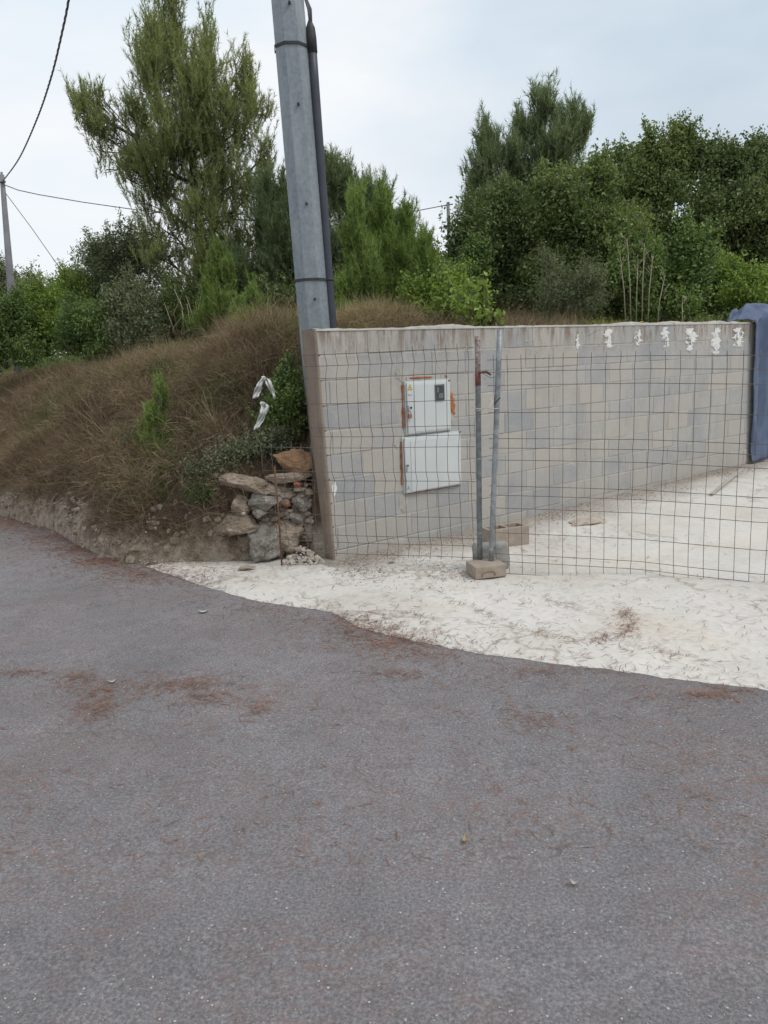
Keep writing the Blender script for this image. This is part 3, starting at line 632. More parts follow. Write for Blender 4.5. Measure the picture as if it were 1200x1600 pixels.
fo = block_obj('foot_block', (.255, .22, .098), .008, fctr, Matrix.Rotation(math.radians(14), 3, 'Z'), M['foot'], ff)
mb = MB()
Mr = Matrix.Rotation(math.radians(14), 3, 'Z')
gp = [Vector((-.052 + .052 * (1 - math.cos(a)), -.1115, -.02 + .022 * math.sin(a))) for a in np.linspace(0, math.pi, 9)]
gp = [Vector((-.075, -.1125, -.028))] + [Vector((-.022 - .052 * math.cos(a), -.1125, -.012 + .022 * math.sin(a))) for a in np.linspace(0, math.pi, 9)] + [Vector((.03, -.1125, -.028))]
mb.tube([Mr @ q + Vector(fctr) for q in gp], .006, 8); mb.build('handle_groove', M['render'], ff, True)
sb = at(768, 889, 6.0)
block = block_obj('concrete_block', (.295, .11, .24), .045, (at(767, 868, 6.0)[0], 6.0, sb[2] + .105), Matrix.Rotation(math.radians(6), 3, 'Z') @ Matrix.Rotation(-.08, 3, 'X'), M['grey_conc'], None, .007)
tag(block, 'grey rounded concrete block standing on edge behind the fence posts', 'concrete block')
# hollow block by the wall
hc = on_lot(800, 843); hb = thing('hollow_block', hc, 'hollow beige building block lying by the wall behind the posts', 'building block')
ha = math.radians(20); Mh = Matrix.Rotation(ha, 3, 'Z'); cc = Vector((at(791, 830, 6.75)[0], 6.85, hc[2] + .075))
bm = bmesh.new()
LX, LY, LZ = .40, .20, .20
mb = MB()
def hbx(x0, x1, y0, y1, z0=-.1, z1=.1): mb.box(Mh @ Vector(((x0 + x1) / 2, (y0 + y1) / 2, (z0 + z1) / 2)) + cc, (x1 - x0, y1 - y0, z1 - z0), ha, None, .003)
hbx(-.2, .2, -.1, -.068); hbx(-.2, .2, .068, .1)
for x0, x1 in ((-.2, -.17), (-.015, .015), (.17, .2)): hbx(x0, x1, -.067, .067)
hbx(-.169, -.016, -.067, .067, -.1, .02); hbx(.016, .169, -.067, .067, -.1, .02)
mb.build('block_shell', M['foot'], hb)

# ------------------------------------------------------------------ rubble, rebar, rags
def rock(name, c, size, mat, seed, rot=(0, 0, 0), sub=3, rough=.22, parent=None, chops=12):
    bm = bmesh.new(); bmesh.ops.create_icosphere(bm, subdivisions=sub, radius=1)
    rs = random.Random(seed); E_ = Matrix.Rotation(rot[2], 3, 'Z') @ Matrix.Rotation(rot[1], 3, 'Y') @ Matrix.Rotation(rot[0], 3, 'X')
    pl = [(Vector((rs.gauss(0, 1), rs.gauss(0, 1), rs.gauss(0, 1))).normalized(), rs.uniform(.5, .86)) for _ in range(chops)]
    for v in bm.verts:
        p = v.co.copy()
        for n_, d_ in pl:
            e_ = p.dot(n_) - d_
            if e_ > 0: p -= n_ * e_ * .92
        p += p.normalized() * (rough * .5 * nz(p, 1.6, seed) + rough * .28 * nz(p, 4, seed + 5) + rough * .16 * nz(p, 9, seed) - rough * .14 * abs(nz(p, 5, seed + 9)) + rough * .08 * nz(p, 22, seed))
        v.co = E_ @ Vector((p.x * size[0], p.y * size[1], p.z * size[2])) + Vector(tuple(float(q) for q in c))
    me = bpy.data.meshes.new(name); bm.to_mesh(me); bm.free(); return link(name, me, mat, parent, False)
SG = 'stones of the rubble heap beside the wall end'
st = [ # px, py, w px, h px, Y, material, tilt, label
 (396, 757, 76, 26, 6.62, 'stone_b', -.16, 'long flat brown slab on the upper left of the rubble heap'),
 (462, 722, 58, 34, 6.72, 'ochre', -.2, 'orange ochre rock at the top of the rubble against the wall'),
 (455, 745, 60, 14, 6.60, 'stone_b', -.02, 'thin pale slab directly under the orange ochre rock'),
 (410, 784, 44, 28, 6.60, 'stone', .1, 'angular grey stone under the right end of the long slab'),
 (377, 791, 32, 24, 6.60, 'stone_b', -.15, 'rounded brownish stone under the left end of the long slab'),
 (405, 803, 20, 11, 6.52, 'stone', 0, 'small flat grey stone resting in the gap above the broad boulder'),
 (368, 818, 60, 38, 6.60, 'stone_b', .1, 'broad layered boulder low on the left of the rubble'),
 (416, 852, 60, 56, 6.58, 'stone', .35, 'largest grey boulder at the foot of the rusty rebar'),
 (477, 812, 30, 52, 6.72, 'stone', .1, 'dark upright boulder pressed against the wall end'),
 (475, 778, 34, 28, 6.70, 'stone', -.3, 'blocky grey stone just above the dark upright boulder'),
 (463, 810, 22, 12, 6.60, 'stone', -.8, 'thin tilted stone shard left of the dark upright boulder'),
 (444, 772, 36, 34, 6.68, 'stone_b', .2, 'brown stone wedged behind the rusty rebar'),
 (452, 835, 50, 46, 6.70, 'stone_b', .2, 'earth covered boulder right of the rusty rebar'),
 (430, 812, 44, 36, 6.72, 'stone', .0, 'recessed grey stone in the middle of the rubble heap'),
 (392, 840, 36, 36, 6.70, 'stone_b', .2, 'half buried brown stone between the two low boulders'),
 (352, 850, 34, 34, 6.72, 'stone_b', .0, 'soil stained stone at the lower left end of the rubble'),
 (470, 868, 46, 30, 6.70, 'stone_b', .0, 'low stone behind the white gravel spill'),
]
for i, (px, py, ww, hh, Y, mt_, tl, lab) in enumerate(st):
    Y += .07; p = at(px, py, Y); sx, sz = ww / 2 / FPX * Y * 1.46, hh / 2 / FPX * Y * 1.46
    tag(rock('rubble_stone', p, (sx, max(.09, min(sx, sz) * 1.1) if ww > 24 else sx, sz), M[mt_], 20 + i * 3, (0, -tl, .2 * ((i % 3) - 1)), 5, .34), lab, 'stone', SG)
for i, (px, py, lab) in enumerate([(464, 757, 'upper red brick fragment in the rubble by the wall'), (449, 788, 'lower red brick fragment in the rubble near the rebar')]):
    tag(rock('brick_fragment', at(px, py, 6.56), (.036, .03, .028), M['brick'], 70 + i, (0, .4 * i, 0), 3, .25), lab, 'brick', 'red brick fragments in the rubble')
tag(rock('white_pebble', at(380, 802, 6.48), (.024, .02, .014), M['gravel'], 90, (0, 0, 0), 3, .2), 'small white stone lying on the broad layered boulder', 'stone')
p = on_lot(385, 890); tag(rock('flat_stone', p + np.array([0, 0, .02]), (.085, .05, .022), M['stone_b'], 93, (0, .05, 0), 3, .3), 'flat brown stone lying on the concrete edge below the rubble', 'stone')
p = at(325, 884, 6.62); tag(rock('earth_lump', p + np.array([0, 0, -.06]), (.25, .2, .15), M['marl'], 97, (0, -.1, 0), 4, .25), 'pale crumbling earth mound at the roadside left of the rubble', 'earth mound')
p = at(533, 882, 6.45); tag(rock('stone', on_lot(611, 880) + np.array([0, 0, .015]), (.03, .024, .02), M['gravel'], 99, (0, 0, 0), 3, .3), 'fist sized pale stone on the gravel below the cabinets', 'stone')

def pebbles(name, pts, smin, smax, mat, seed):
    rs = np.random.default_rng(seed); bm = bmesh.new(); bmesh.ops.create_icosphere(bm, subdivisions=1, radius=1)
    bv = np.array([v.co[:] for v in bm.verts]); bf = np.array([[v.index for v in f.verts] for f in bm.faces]); bm.free()
    n_ = len(pts); s = rs.uniform(smin, smax, (n_, 1, 1)) * rs.uniform(.6, 1.2, (n_, 1, 3)) * np.array([1, 1, .7])
    v = bv[None] * (1 + rs.normal(0, .16, (n_, len(bv), 1))) * s; a = rs.uniform(0, 6.28, n_); c_, s2 = np.cos(a)[:, None], np.sin(a)[:, None]
    x = v[..., 0] * c_ - v[..., 1] * s2; y = v[..., 0] * s2 + v[..., 1] * c_
    v = np.stack([x, y, v[..., 2]], -1) + np.asarray(pts)[:, None, :]
    f_ = bf[None] + (np.arange(n_) * len(bv))[:, None, None]
    return np_mesh(name, v.reshape(-1, 3), f_.reshape(-1, 3), mat)
pts = []
for _ in range(420):                                    # heap of white gravel between rubble and wall corner
    u = random.random(); px = 440 + 82 * random.random() ** .8; top = np.interp(px, [440, 470, 500, 522], [882, 852, 872, 892]); py = top + (908 - top) * random.random() * np.interp(px, [440, 460, 522], [.7, 1, 1])
    Y = np.interp(py, [850, 905], [6.62, 6.25]); pts.append(at(px, py, Y))
tag(pebbles('gravel_heap', pts, .008, .034, M['gravel'], 5), 'white gravel spilled between rubble and wall corner', 'gravel', kind='stuff')
pts = []
for _ in range(3600):                                   # loose grit along the foot of the wall
    t = random.uniform(.0, 6.6); o = abs(random.gauss(0, .22)) + .01; p = wpt(t, 0, o); p[2] = gz(p[0], p[1]) + .002; pts.append(p)
for _ in range(900):
    p = on_lot(random.uniform(520, 745), random.gauss(888, 12)); pts.append(p)
tag(pebbles('wall_foot_gravel', pts,   .002, .008, M['gravel_g'], 6), 'loose grey grit along the foot of the block wall', 'gravel', kind='stuff')
pts = []
for _ in range(1100):                                    # pale grit scattered on the asphalt and its edge
    if random.random() < .45:
        i = random.random() * (len(edge_px) - 1); a = int(i); e_ = np.array(edge_px[a]) * (1 - i + a) + np.array(edge_px[a + 1]) * (i - a); p = on_road(e_[0], e_[1] + abs(random.gauss(0, 14)))
    else: p = on_road(random.uniform(-50, 1250), 930 + 670 * random.random())
    p[2] += .002; pts.append(p)
tag(pebbles('road_grit', pts, .0012, .0042, M['gravel'], 8), 'pale grit scattered over the grey asphalt', 'grit', kind='stuff')
rbb, rbt = at(441, 893, 6.38), at(429, 729, 6.38)
mb = MB(); mb.tube([rbb, rbb * .5 + rbt * .5 + np.array([.004, 0, 0]), rbt], .008, 8)
mb.tube([rbt + np.array([-.012, 0, -.02]), rbt + np.array([.012, -.008, 0]), rbt + np.array([.002, .01, .012]), rbt + np.array([-.012, 0, 0])], .003, 6)
tag(mb.build('rebar_stake', M['rust'], None, True), 'thin rusty rebar stake in front of the rubble heap', 'stake')
def ribbon(name, path, widths, Y, label):
    vs_, N = [], len(path); K = 7
    for i, ((x, y), w_) in enumerate(zip(path, widths)):
        for j in range(K):
            q = j / (K - 1) - .5; p = at(x + q * w_ * (1 + .35 * nz((i * .7, q, Y), 1)), y + 2.0 * nz((i * .5, q * 3, 5), 1), Y) + np.array([0, .030 * math.sin(q * 11 + i * .6) + .018 * math.sin(i * .9), .006 * math.sin(q * 5)])
            vs_.append(p)
    F = [(i * K + j, i * K + j + 1, (i + 1) * K + j + 1, (i + 1) * K + j) for i in range(N - 1) for j in range(K - 1)]
    return vs_, F
def rag(name, paths, Y, label, knot):
    r_ = thing(name, at(*knot, Y), label, 'rag', 'white rags tied on the bank')
    for path, wd in paths:
        N = 14; ii = np.linspace(0, len(path) - 1, N); P_ = [(np.interp(i, range(len(path)), [p[0] for p in path]), np.interp(i, range(len(path)), [p[1] for p in path])) for i in ii]
        vs_, F = ribbon(name, P_, np.interp(ii, range(len(path)), wd), Y, label)
        o = np_mesh('rag_tail', vs_, F, M['rag'], r_, True); sm = o.modifiers.new('thick', 'SOLIDIFY'); sm.thickness = .003
    o = rock('knot', at(*knot, Y - .01), (.026, .024, .02), M['rag'], 5, (0, 0, 0), 3, .5, r_)
    return r_
rag('white_rag', [([(411, 590), (406, 600), (402, 612), (399, 622)], [6, 9, 12, 8]), ([(413, 590), (420, 598), (426, 612), (430, 622)], [5, 8, 7, 2])], 6.75, 'upper white rag tied in a knot with two hanging tails', (412, 590))
rag('white_rag', [([(410, 629), (414, 637), (411, 648), (404, 662), (399, 671)], [9, 13, 11, 11, 5])], 6.72, 'lower white rag hanging as one twisted strip', (410, 630))
mb = MB(); p0 = at(409, 745, 6.78); p1_ = at(412, 583, 6.78); mb.tube([p0, p0 * .6 + p1_ * .4 + np.array([.01, 0, 0]), p1_], .005, 6)
tag(mb.build('thin_stick', M['bark'], None, True), 'thin dark stick on the bank carrying the two white rags', 'stick')
a, b_ = on_lot(1111, 775), on_lot(1158, 743); a[2] += .02; b_[2] += .08
mb = MB(); dv = Vector(b_ - a); mb.box((a + b_) / 2, (dv.length, .035, .02), math.atan2(dv.y, dv.x), Matrix.Rotation(-math.asin(dv.z / dv.length), 3, 'Y'), .004)
tag(mb.build('wooden_lath', M['lath'], None), 'weathered grey lath lying at the wall foot near the tarp', 'lath')
p = on_lot(920, 816); tag(rock('concrete_spill', p + np.array([0, 0, .0]), (.24, .13, .045), M['marl'], 121, (0, 0, .5), 4, .5, None, 0), 'flat pale lump of spilled concrete at the foot of the wall', 'concrete lump')

# ------------------------------------------------------------------ tarp over the far wall end
tB = 6.74; NU, NV = 64, 70; vs_ = []
for i in range(NU):
    u = i / (NU - 1)
    for j in range(NV):
        v = j / (NV - 1)
        ztop = WTOP + .03 + .19 * float(sst(.0, .22, u)) - .02 * u
        if v < .68:                                     # hanging front
            q = v / .68; zg = lotz(*wpt(tB, 0)[:2]) + .03
            t = tB + .03 * (1 - q) + u * 1.55 - .05 * q * (1 - u); z = zg + (ztop - .03 - zg) * q
            o = .035 + .035 * math.sin(u * 34 + 2.2 * q) * (.45 + .55 * q) * min(1, u * 9 + .25) + .02 * math.sin(u * 13 + 1) + .03 * (1 - q) * u
            o += .06 * math.exp(-((u - .16 - .1 * (1 - q)) / .035) ** 2) * (q ** 2)
        else:
            q = (v - .68) / .32; t = tB + u * 1.55 - .05 * (1 - u) - .30 * (1 - u) * float(sst(0, .45, q))
            z = ztop - .03 + .05 * math.sin(math.pi * min(1, q * 1.3)) * (1 if u > .1 else .5) + .02 * nz((u * 6, q * 4, 1), 1) - .12 * q * q * (u > .2); o = .04 - .30 * q + .02 * math.sin(u * 30) * (1 - q)
            z = max(z, WTOP + .02 + .012 * math.sin(u * 40 + q * 9))
        o += .06 * (.3 - abs(nz((u * 7 + v * 2.5, v * 3.2, 2), 1))) + .03 * (.3 - abs(nz((u * 15 - v * 4, v * 8, 6), 1))); z += (.07 * (.25 - abs(nz((u * 6 + v * 7, v * 5, 4), 1))) + .035 * (.3 - abs(nz((u * 13, v * 15, 7), 1)))) * float(sst(.5, .66, v))
        vs_.append(wpt(t, z, max(o, .012) if v < .68 else o))
F = [(i * NV + j, (i + 1) * NV + j, (i + 1) * NV + j + 1, i * NV + j + 1) for i in range(NU - 1) for j in range(NV - 1)]
tp_ = np_mesh('tarp', vs_, F, M['tarp'], None, True); sm = tp_.modifiers.new('thick', 'SOLIDIFY'); sm.thickness = .004
tag(tp_, 'blue grey tarpaulin draped over the far end of the wall', 'tarp')

# ------------------------------------------------------------------ galvanised pole with conduit
YG = 7.18
g0, g1 = at(496.5, 560, YG), at(449, 0, YG); gd = (g1 - g0) / (g1[2] - g0[2])
def gp_(z): return g0 + gd * (z - g0[2])
def pr(z): return np.interp(z, [1.2, 5.5], [.158, .142])
zhill = 1.5
pole = thing('steel_pole', gp_(zhill), 'tall leaning octagonal galvanised steel pole rising behind the wall corner', 'utility pole')
def octa(name, zs, rad, mat, parent, rot=.506, n=8):
    vs_ = []; 
    for z in zs:
        c = gp_(z); r_ = rad(z)
        for k_ in range(n): a = rot + 2 * math.pi * k_ / n; vs_.append((c[0] + r_ * math.cos(a), c[1] + r_ * math.sin(a), z))
    F = [(i * n + k_, i * n + (k_ + 1) % n, (i + 1) * n + (k_ + 1) % n, (i + 1) * n + k_) for i in range(len(zs) - 1) for k_ in range(n)]
    return vs_, F
vs_, F = octa('shaft', np.linspace(zhill - .2, 8.5, 24), pr, None, None)
np_mesh('shaft', vs_, F, M['galv'], pole)
zS = [at(465, y, YG - .16)[2] for y in (64, 437)]
for z in zS:
    vs_, F = octa('strap', [z - .011, z + .011], lambda q: pr(q) + .004, None, None); o = np_mesh('strap', vs_, F, M['black'], pole); sm = o.modifiers.new('s', 'SOLIDIFY'); sm.thickness = .006; sm.offset = 1
for px, py in [(452, 3), (466, 162), (479, 318), (492, 467)]:
    mb = MB(); p = at(px, py, YG - .155); mb.tube([p + np.array([0, .03, 0]), p + np.array([0, -.004, 0])], .011, 10); mb.build('bolt_hole', M['black'], pole)
# conduit on the right side
c0, c1 = at(523, 560, YG - .02), at(485, 44, YG - .02)
mb = MB(); mb.tube([c0 + (c1 - c0) * u for u in np.linspace(-.15, .97, 10)], .041, 14); cdt = mb.build('conduit', M['conduit'], pole, True)
mb = MB(); dirc = (c1 - c0) / np.linalg.norm(c1 - c0); q0 = c0 + (c1 - c0) * .93
mb.tube([q0, q0 + dirc * .12, q0 + dirc * .19, q0 + dirc * .25], [.0455, .046, .04, .015], 14); mb.build('conduit_cap', M['black'], pole, True).parent = cdt
q1 = q0 + dirc * .24; e_ = at(476, -5, YG - .04)
mb = MB(); mb.tube([q1, q1 * .5 + e_ * .5 + np.array([.01, 0, 0]), e_, e_ + np.array([-.03, 0, .8]), e_ + np.array([-.12, .02, 3.2])], .011, 8)
mb.tube([q1 + np.array([.012, 0, 0]), q1 * .5 + e_ * .5 + np.array([.03, 0, 0]), e_ + np.array([.008, 0, 0]), e_ + np.array([-.02, 0, .8]), e_ + np.array([-.1, .02, 3.2])], .009, 8)
mb.build('feed_cable', M['cable'], pole, True)
for z in zS:
    c = c0 + (c1 - c0) * ((z - c0[2]) / (c1[2] - c0[2])); mb = MB(); mb.tube([c - dirc * .01, c + dirc * .01], .0445, 14); mb.build('conduit_strap', M['black'], pole, True).parent = cdt

# ------------------------------------------------------------------ far poles and overhead lines
YL = 17.0
a, b_ = at(19, 470, YL), at(3, 273, YL); ph = thing('concrete_pole', (a[0], a[1], 1.4), 'slim grey utility pole at the left edge carrying three lines', 'utility pole')
mb = MB(); lo = a + (a - b_) * .9; mb.tube([lo, a, b_], [.095, .082, .045], 10); mb.build('shaft', M['conc_pole'], ph, True)
mb = MB(); top = at(3, 285, YL); mb.tube([top + np.array([-.1, -.05, 0]), top + np.array([.1, -.05, .0])], .02, 8); mb.tube([top + np.array([.0, 0, .0]), top + np.array([0.02, 0, .2])], .025, 8); mb.build('bracket', M['cable'], ph, True)
cp = [(5, 282, YL), (30, 247, 14.6), (58, 185, 12.2), (80, 120, 10.4), (97, 50, 9.1), (108, -5, 8.3), (128, -130, 7)]
def spline(ctrl, n_):
    ctrl = np.array(ctrl, float); s = np.linspace(0, len(ctrl) - 1, n_); o = []
    for q in s:
        i = min(int(q), len(ctrl) - 2); f_ = q - i; p0_, p1_, p2_, p3_ = (ctrl[max(0, min(len(ctrl) - 1, i + d_))] for d_ in (-1, 0, 1, 2))
        o.append(.5 * (2 * p1_ + (p2_ - p0_) * f_ + (2 * p0_ - 5 * p1_ + 4 * p2_ - p3_) * f_ ** 2 + (3 * p1_ - p0_ - 3 * p2_ + p3_) * f_ ** 3))
    return np.array(o)
cl = spline([at(*c) for c in cp], 260); mb = MB()
arc = np.concatenate([[0], np.cumsum(np.linalg.norm(np.diff(cl, axis=0), axis=1))])
for k_ in range(3):
    ph_ = arc / .55 * 2 * math.pi + k_ * 2.094; mb.tube(cl + np.stack([.008 * np.cos(ph_), 0 * ph_, .008 * np.sin(ph_)], 1), .006, 5)
tag(mb.build('overhead_cable', M['cable'], None, True), 'thick twisted black cable rising from the left pole to the top edge', 'cable')
YQ = 17.0
mb = MB(); mb.tube([at(c[0], c[1], c[2]) for c in [(5, 288, YL), (28, 297, 17.1), (60, 304, 17.3), (130, 316, 17.5), (200, 326, 17.6), (320, 341, 17.7), (450, 348, 17.6), (540, 345, 17.5), (622, 335, 17.3), (700, 320, YQ)]], .010, 5)
tag(mb.build('overhead_cable', M['cable'], None, True), 'thin sagging cable from the left pole behind the big pine', 'cable')
mb = MB(); mb.tube([at(c[0], c[1], c[2]) for c in [(6, 298, YL), (50, 357, 17), (97, 424, 17), (125, 465, 17)]], .008, 5)
tag(mb.build('guy_wire', M['cable'], None, True), 'thin straight stay wire slanting down from the left pole', 'wire')
a, b_ = at(704, 470, YQ), at(700, 316, YQ); ph2 = thing('far_pole', (a[0], a[1], 2.6), 'distant thin pole in the gap between the right hand trees', 'utility pole')
mb = MB(); mb.tube([a + (a - b_) * .4, a, b_], [.05, .045, .034], 8); mb.build('shaft', M['conc_pole'], ph2, True)
mb = MB(); mb.tube([b_ + np.array([-.06, 0, -.06]), b_ + np.array([.1, 0, -.04])], .014, 6); mb.build('bracket', M['cable'], ph2, True)

# ------------------------------------------------------------------ vegetation
def unit(v): return v / np.maximum(np.linalg.norm(v, axis=-1, keepdims=True), 1e-9)
def rdir(n_): return unit(rng.normal(size=(n_, 3)))
def shoots(C_, D_, L_, nneed, nl, nw):
    """plumes of thin needles: C_ base points, D_ axes, L_ lengths -> verts, tris"""
    n_ = len(C_); t = rng.uniform(.08, 1, (n_, nneed, 1)); root = C_[:, None] + D_[:, None] * L_[:, None, None] * t
    d = unit(D_[:, None] * 1.35 + rng.normal(size=(n_, nneed, 3)) * .68); ln = nl * rng.uniform(.7, 1.25, (n_, nneed, 1))
    side = unit(np.cross(d, rng.normal(size=(n_, nneed, 3)))) * nw / 2
    a = root - side; b_ = root + side; c = root + d * ln
    V_ = np.stack([a, b_, c], 2).reshape(-1, 3); return V_, np.arange(len(V_)).reshape(-1, 3)
def leaves(P_, size, asp=.55, up=.5):
    n_ = len(P_); nrm = unit(rng.normal(size=(n_, 3)) + np.array([0, 0, up])); a = unit(np.cross(nrm, rng.normal(size=(n_, 3)))); b_ = np.cross(nrm, a)
    s = (size * rng.uniform(.55, 1.0, (n_, 1)) * rng.choice([.75, 1.0, 1.35], (n_, 1), p=[.4, .4, .2]) * 1.15)
    V_ = np.stack([P_ - a * s * .5, P_ + b_ * s * asp * .5 - a * s * .05 + nrm * s * .08, P_ + a * s * .5, P_ - b_ * s * asp * .5 - a * s * .05 + nrm * s * .08], 1).reshape(-1, 3)
    return V_, np.arange(len(V_)).reshape(-1, 4)
def blob3(blobs, Y, dys=None):
    o = []
    for i, b_ in enumerate(blobs):
        dy = b_[4] if len(b_) > 4 else rng.uniform(-.5, .5) * (b_[2] / FPX * Y)
        c = at(b_[0], b_[1], Y + dy); rx, rz = b_[2] / FPX * Y, b_[3] / FPX * Y; o.append((c, np.array([rx, max(rx, rz) * .85, rz])))
    return o
def sample(bl, n_, shell=.55, nsub=9, sr=(.34, .56), tall=1.0):
    sub = []
    for c, R_ in bl:                                   # each bough breaks up into clumps with gaps between them
        for _ in range(nsub):
            d_ = rdir(1)[0]; sub.append((c + d_ * R_ * rng.uniform(.45, .86), R_ * rng.uniform(*sr) * rng.uniform(.8, 1.2, 3) * np.array([1 / tall, 1 / tall, tall])))
        sub.append((c, R_ * .5))
    wts = np.array([b_[1][0] * b_[1][2] for b_ in sub]); wts = wts / wts.sum(); idx = rng.choice(len(sub), n_, p=wts)
    d = rdir(n_); r_ = rng.uniform(0, 1, (n_, 1)) ** shell
    C_ = np.array([b_[0] for b_ in sub])[idx]; R2 = np.array([b_[1] for b_ in sub])[idx]
    return C_ + d * r_ * R2, d, sub
def sprig_lines(sub, n_, lmin, lmax, up=.9):
    cs = np.array([q[0] for q in sub]); ctr = cs.mean(0); o = []
    wts = np.clip(cs[:, 2] - cs[:, 2].min() + .3, .05, None); wts /= wts.sum()
    for i in rng.choice(len(sub), n_, p=wts):
        c, R_ = sub[i]; d = unit((c - ctr) * np.array([1, 1, .6]) / np.linalg.norm(c - ctr + 1e-6) * .55 + np.array([0, 0, up]) + rng.normal(size=3) * .35)
        a = c + d * R_ * .3; l_ = rng.uniform(lmin, lmax); o.append((a, a + d * (R_.mean() * .45 + l_) , d))
    return o
def limbs(bl, axis, parent, r0_, twigs=6, name='trunk', sub=(), spr=()):
    """trunk along axis (world points), one limb to each bough, twigs to the clumps"""
    mb = MB(); ax = spline(axis, 14); mb.tube(ax, np.linspace(r0_, r0_ * .22, len(ax)), 9); lms = []
    for c, R_ in bl:
        zj = c[2] - R_[2] * .5 - .45 * math.hypot(*(c[:2] - ax[len(ax) // 2][:2])); i = int(np.argmin(np.abs(ax[:, 2] - zj))); s = ax[i]
        mid = s * .45 + c * .55 + np.array([0, 0, -.06]); rr = max(.010, r0_ * .33 * (1 - .5 * i / len(ax)))
        lm = spline([s, mid, c], 7); lms.append((lm, rr)); mb.tube(lm, np.linspace(rr, rr * .35, 7), 6, False)
    cs = np.array([b_[0] for b_ in bl])
    for c, R_ in sub:
        lm, rr = lms[int(np.argmin(np.linalg.norm(cs - c, axis=1)))]; f_ = lm[rng.integers(3, 7)]
        md = f_ * .5 + c * .5 + rng.normal(size=3) * .04; mb.tube([f_, md, c], [rr * .35, rr * .25, .006], 4, False)
        for _ in range(2): e_ = c + rdir(1)[0] * R_ * .8; mb.tube([md, (c + e_) / 2, e_], [.007, .005, .003], 3, False)
    for a, b_, d in spr: mb.tube([a, (a + b_) / 2 + rng.normal(size=3) * .015, b_], [.008, .006, .003], 3, False)
    return mb.build(name, M['bark'], parent, True)
PG = 'pines growing on the plateau'
def pine(label, blobs, Y, axis_px, nsh, mat, r0_=.12, L_=.34, need=26, nl=.10, nw=.011, upb=1.0, group=PG, name='pine_tree', tw=7):
    bl = blob3(blobs, Y); ax = [at(x, y, Y) for x, y in axis_px]; root = thing(name, ax[0], label, 'pine', group)
    C_, d, sub = sample(bl, nsh, .75, 11 if nsh > 1500 else 5, (.33, .6), 1.05)
    spr = sprig_lines(sub, int(nsh * .045) + 10, L_ * .1, L_ * .75, 1.3); limbs(bl, ax, root, r0_, tw, 'trunk', sub, spr)
    for a, b_, q in spr:
        k_ = max(3, int(np.linalg.norm(b_ - a) / (L_ * .22))); u_ = np.linspace(.1, 1, k_)[:, None]; C_ = np.concatenate([C_, a + (b_ - a) * u_ + rng.normal(size=(k_, 3)) * .03]); d = np.concatenate([d, np.repeat((q * .5)[None], k_, 0) + rng.normal(size=(k_, 3)) * .25])
    nsh = len(C_)
    d = d * np.array([1, 1, .2]); D_ = unit(d * .42 + np.array([0, 0, upb]) + rng.normal(size=(nsh, 3)) * .2); LL = L_ * rng.uniform(.55, 1.25, nsh)
    V_, F_ = shoots(C_ - D_ * LL[:, None] * .5, D_, LL, need, nl, nw)
    np_mesh('crown', V_, F_, M[mat], root); return root
def broad(label, blobs, Y, axis_px, ncl, per, mat, size=.075, spread=.13, r0_=.1, cat='tree', group='broad leaved trees behind the wall', name='broadleaf_tree', shell=.5, asp=.55, tw=8, up=.5):
    bl = blob3(blobs, Y); ax = [at(x, y, Y) for x, y in axis_px]; root = thing(name, ax[0], label, cat, group)
    C_, d, sub = sample(bl, ncl, shell, 10 if ncl > 800 else 6, (.3, .52)); spr = sprig_lines(sub, int(ncl * .12) + 8, size * 1.5, size * 5.5); limbs(bl, ax, root, r0_, tw, 'trunk', sub, spr)
    P_ = np.repeat(C_, per, 0) + np.clip(rng.normal(size=(ncl * per, 3)), -1.5, 1.5) * spread * np.array([1, 1, .75]) * np.repeat(rng.uniform(.55, 1.35, (ncl, 1)), per, 0)
    for a, b_, q in spr:
        k_ = int(np.linalg.norm(b_ - a) / size * 7); P_ = np.concatenate([P_, a + (b_ - a) * rng.uniform(.1, 1, (k_, 1)) + rng.normal(size=(k_, 3)) * size * .55])
    V_, F_ = leaves(P_, size, asp, up); np_mesh('crown', V_, F_, M[mat], root); return root

pine('tall airy grey green pine, largest tree, left of the steel pole',
     [(268, 30, 40, 50), (235, 85, 38, 45), (305, 75, 42, 55), (265, 130, 68, 55), (325, 135, 35, 55), (382, 130, 16, 48), (318, 190, 70, 50), (392, 185, 30, 45), (228, 195, 52, 40), (140, 175, 30, 42),
      (165, 215, 42, 34), (195, 255, 45, 32), (255, 250, 70, 48), (345, 245, 70, 55), (412, 245, 26, 40), (300, 305, 78, 42), (235, 300, 42, 34), (385, 310, 55, 55), (330, 365, 50, 45), (262, 355, 48, 30), (395, 380, 45, 50), (255, 400, 45, 22), (345, 430, 50, 40), (285, 445, 45, 24), (308, 345, 45, 40, -.7), (330, 420, 45, 45, -.6), (285, 120, 60, 50, -.5), (270, 210, 60, 45, -.6), (355, 200, 50, 45, -.5)],
     14.0, [(320, 510), (316, 420), (308, 320), (296, 220), (282, 120), (270, 30)], 5300, 'pine', .11, .32, 28, .095, .010)
pine('dark dense pine filling the gap between the big pine and the steel pole', [(430, 345, 38, 70), (445, 430, 48, 65), (395, 440, 50, 55), (470, 400, 40, 80)], 12.6, [(440, 520), (440, 430), (436, 320)], 2600, 'pine_dark', .1, .3, 26)
pine('bluish dark pine showing just right of the steel pole conduit', [(528, 285, 28, 32), (545, 330, 46, 48), (520, 390, 45, 60), (580, 325, 28, 40), (585, 390, 50, 55), (620, 360, 30, 36)], 16, [(535, 520), (535, 400), (528, 280)], 3200, 'pine_blue', .1, .34, 26)
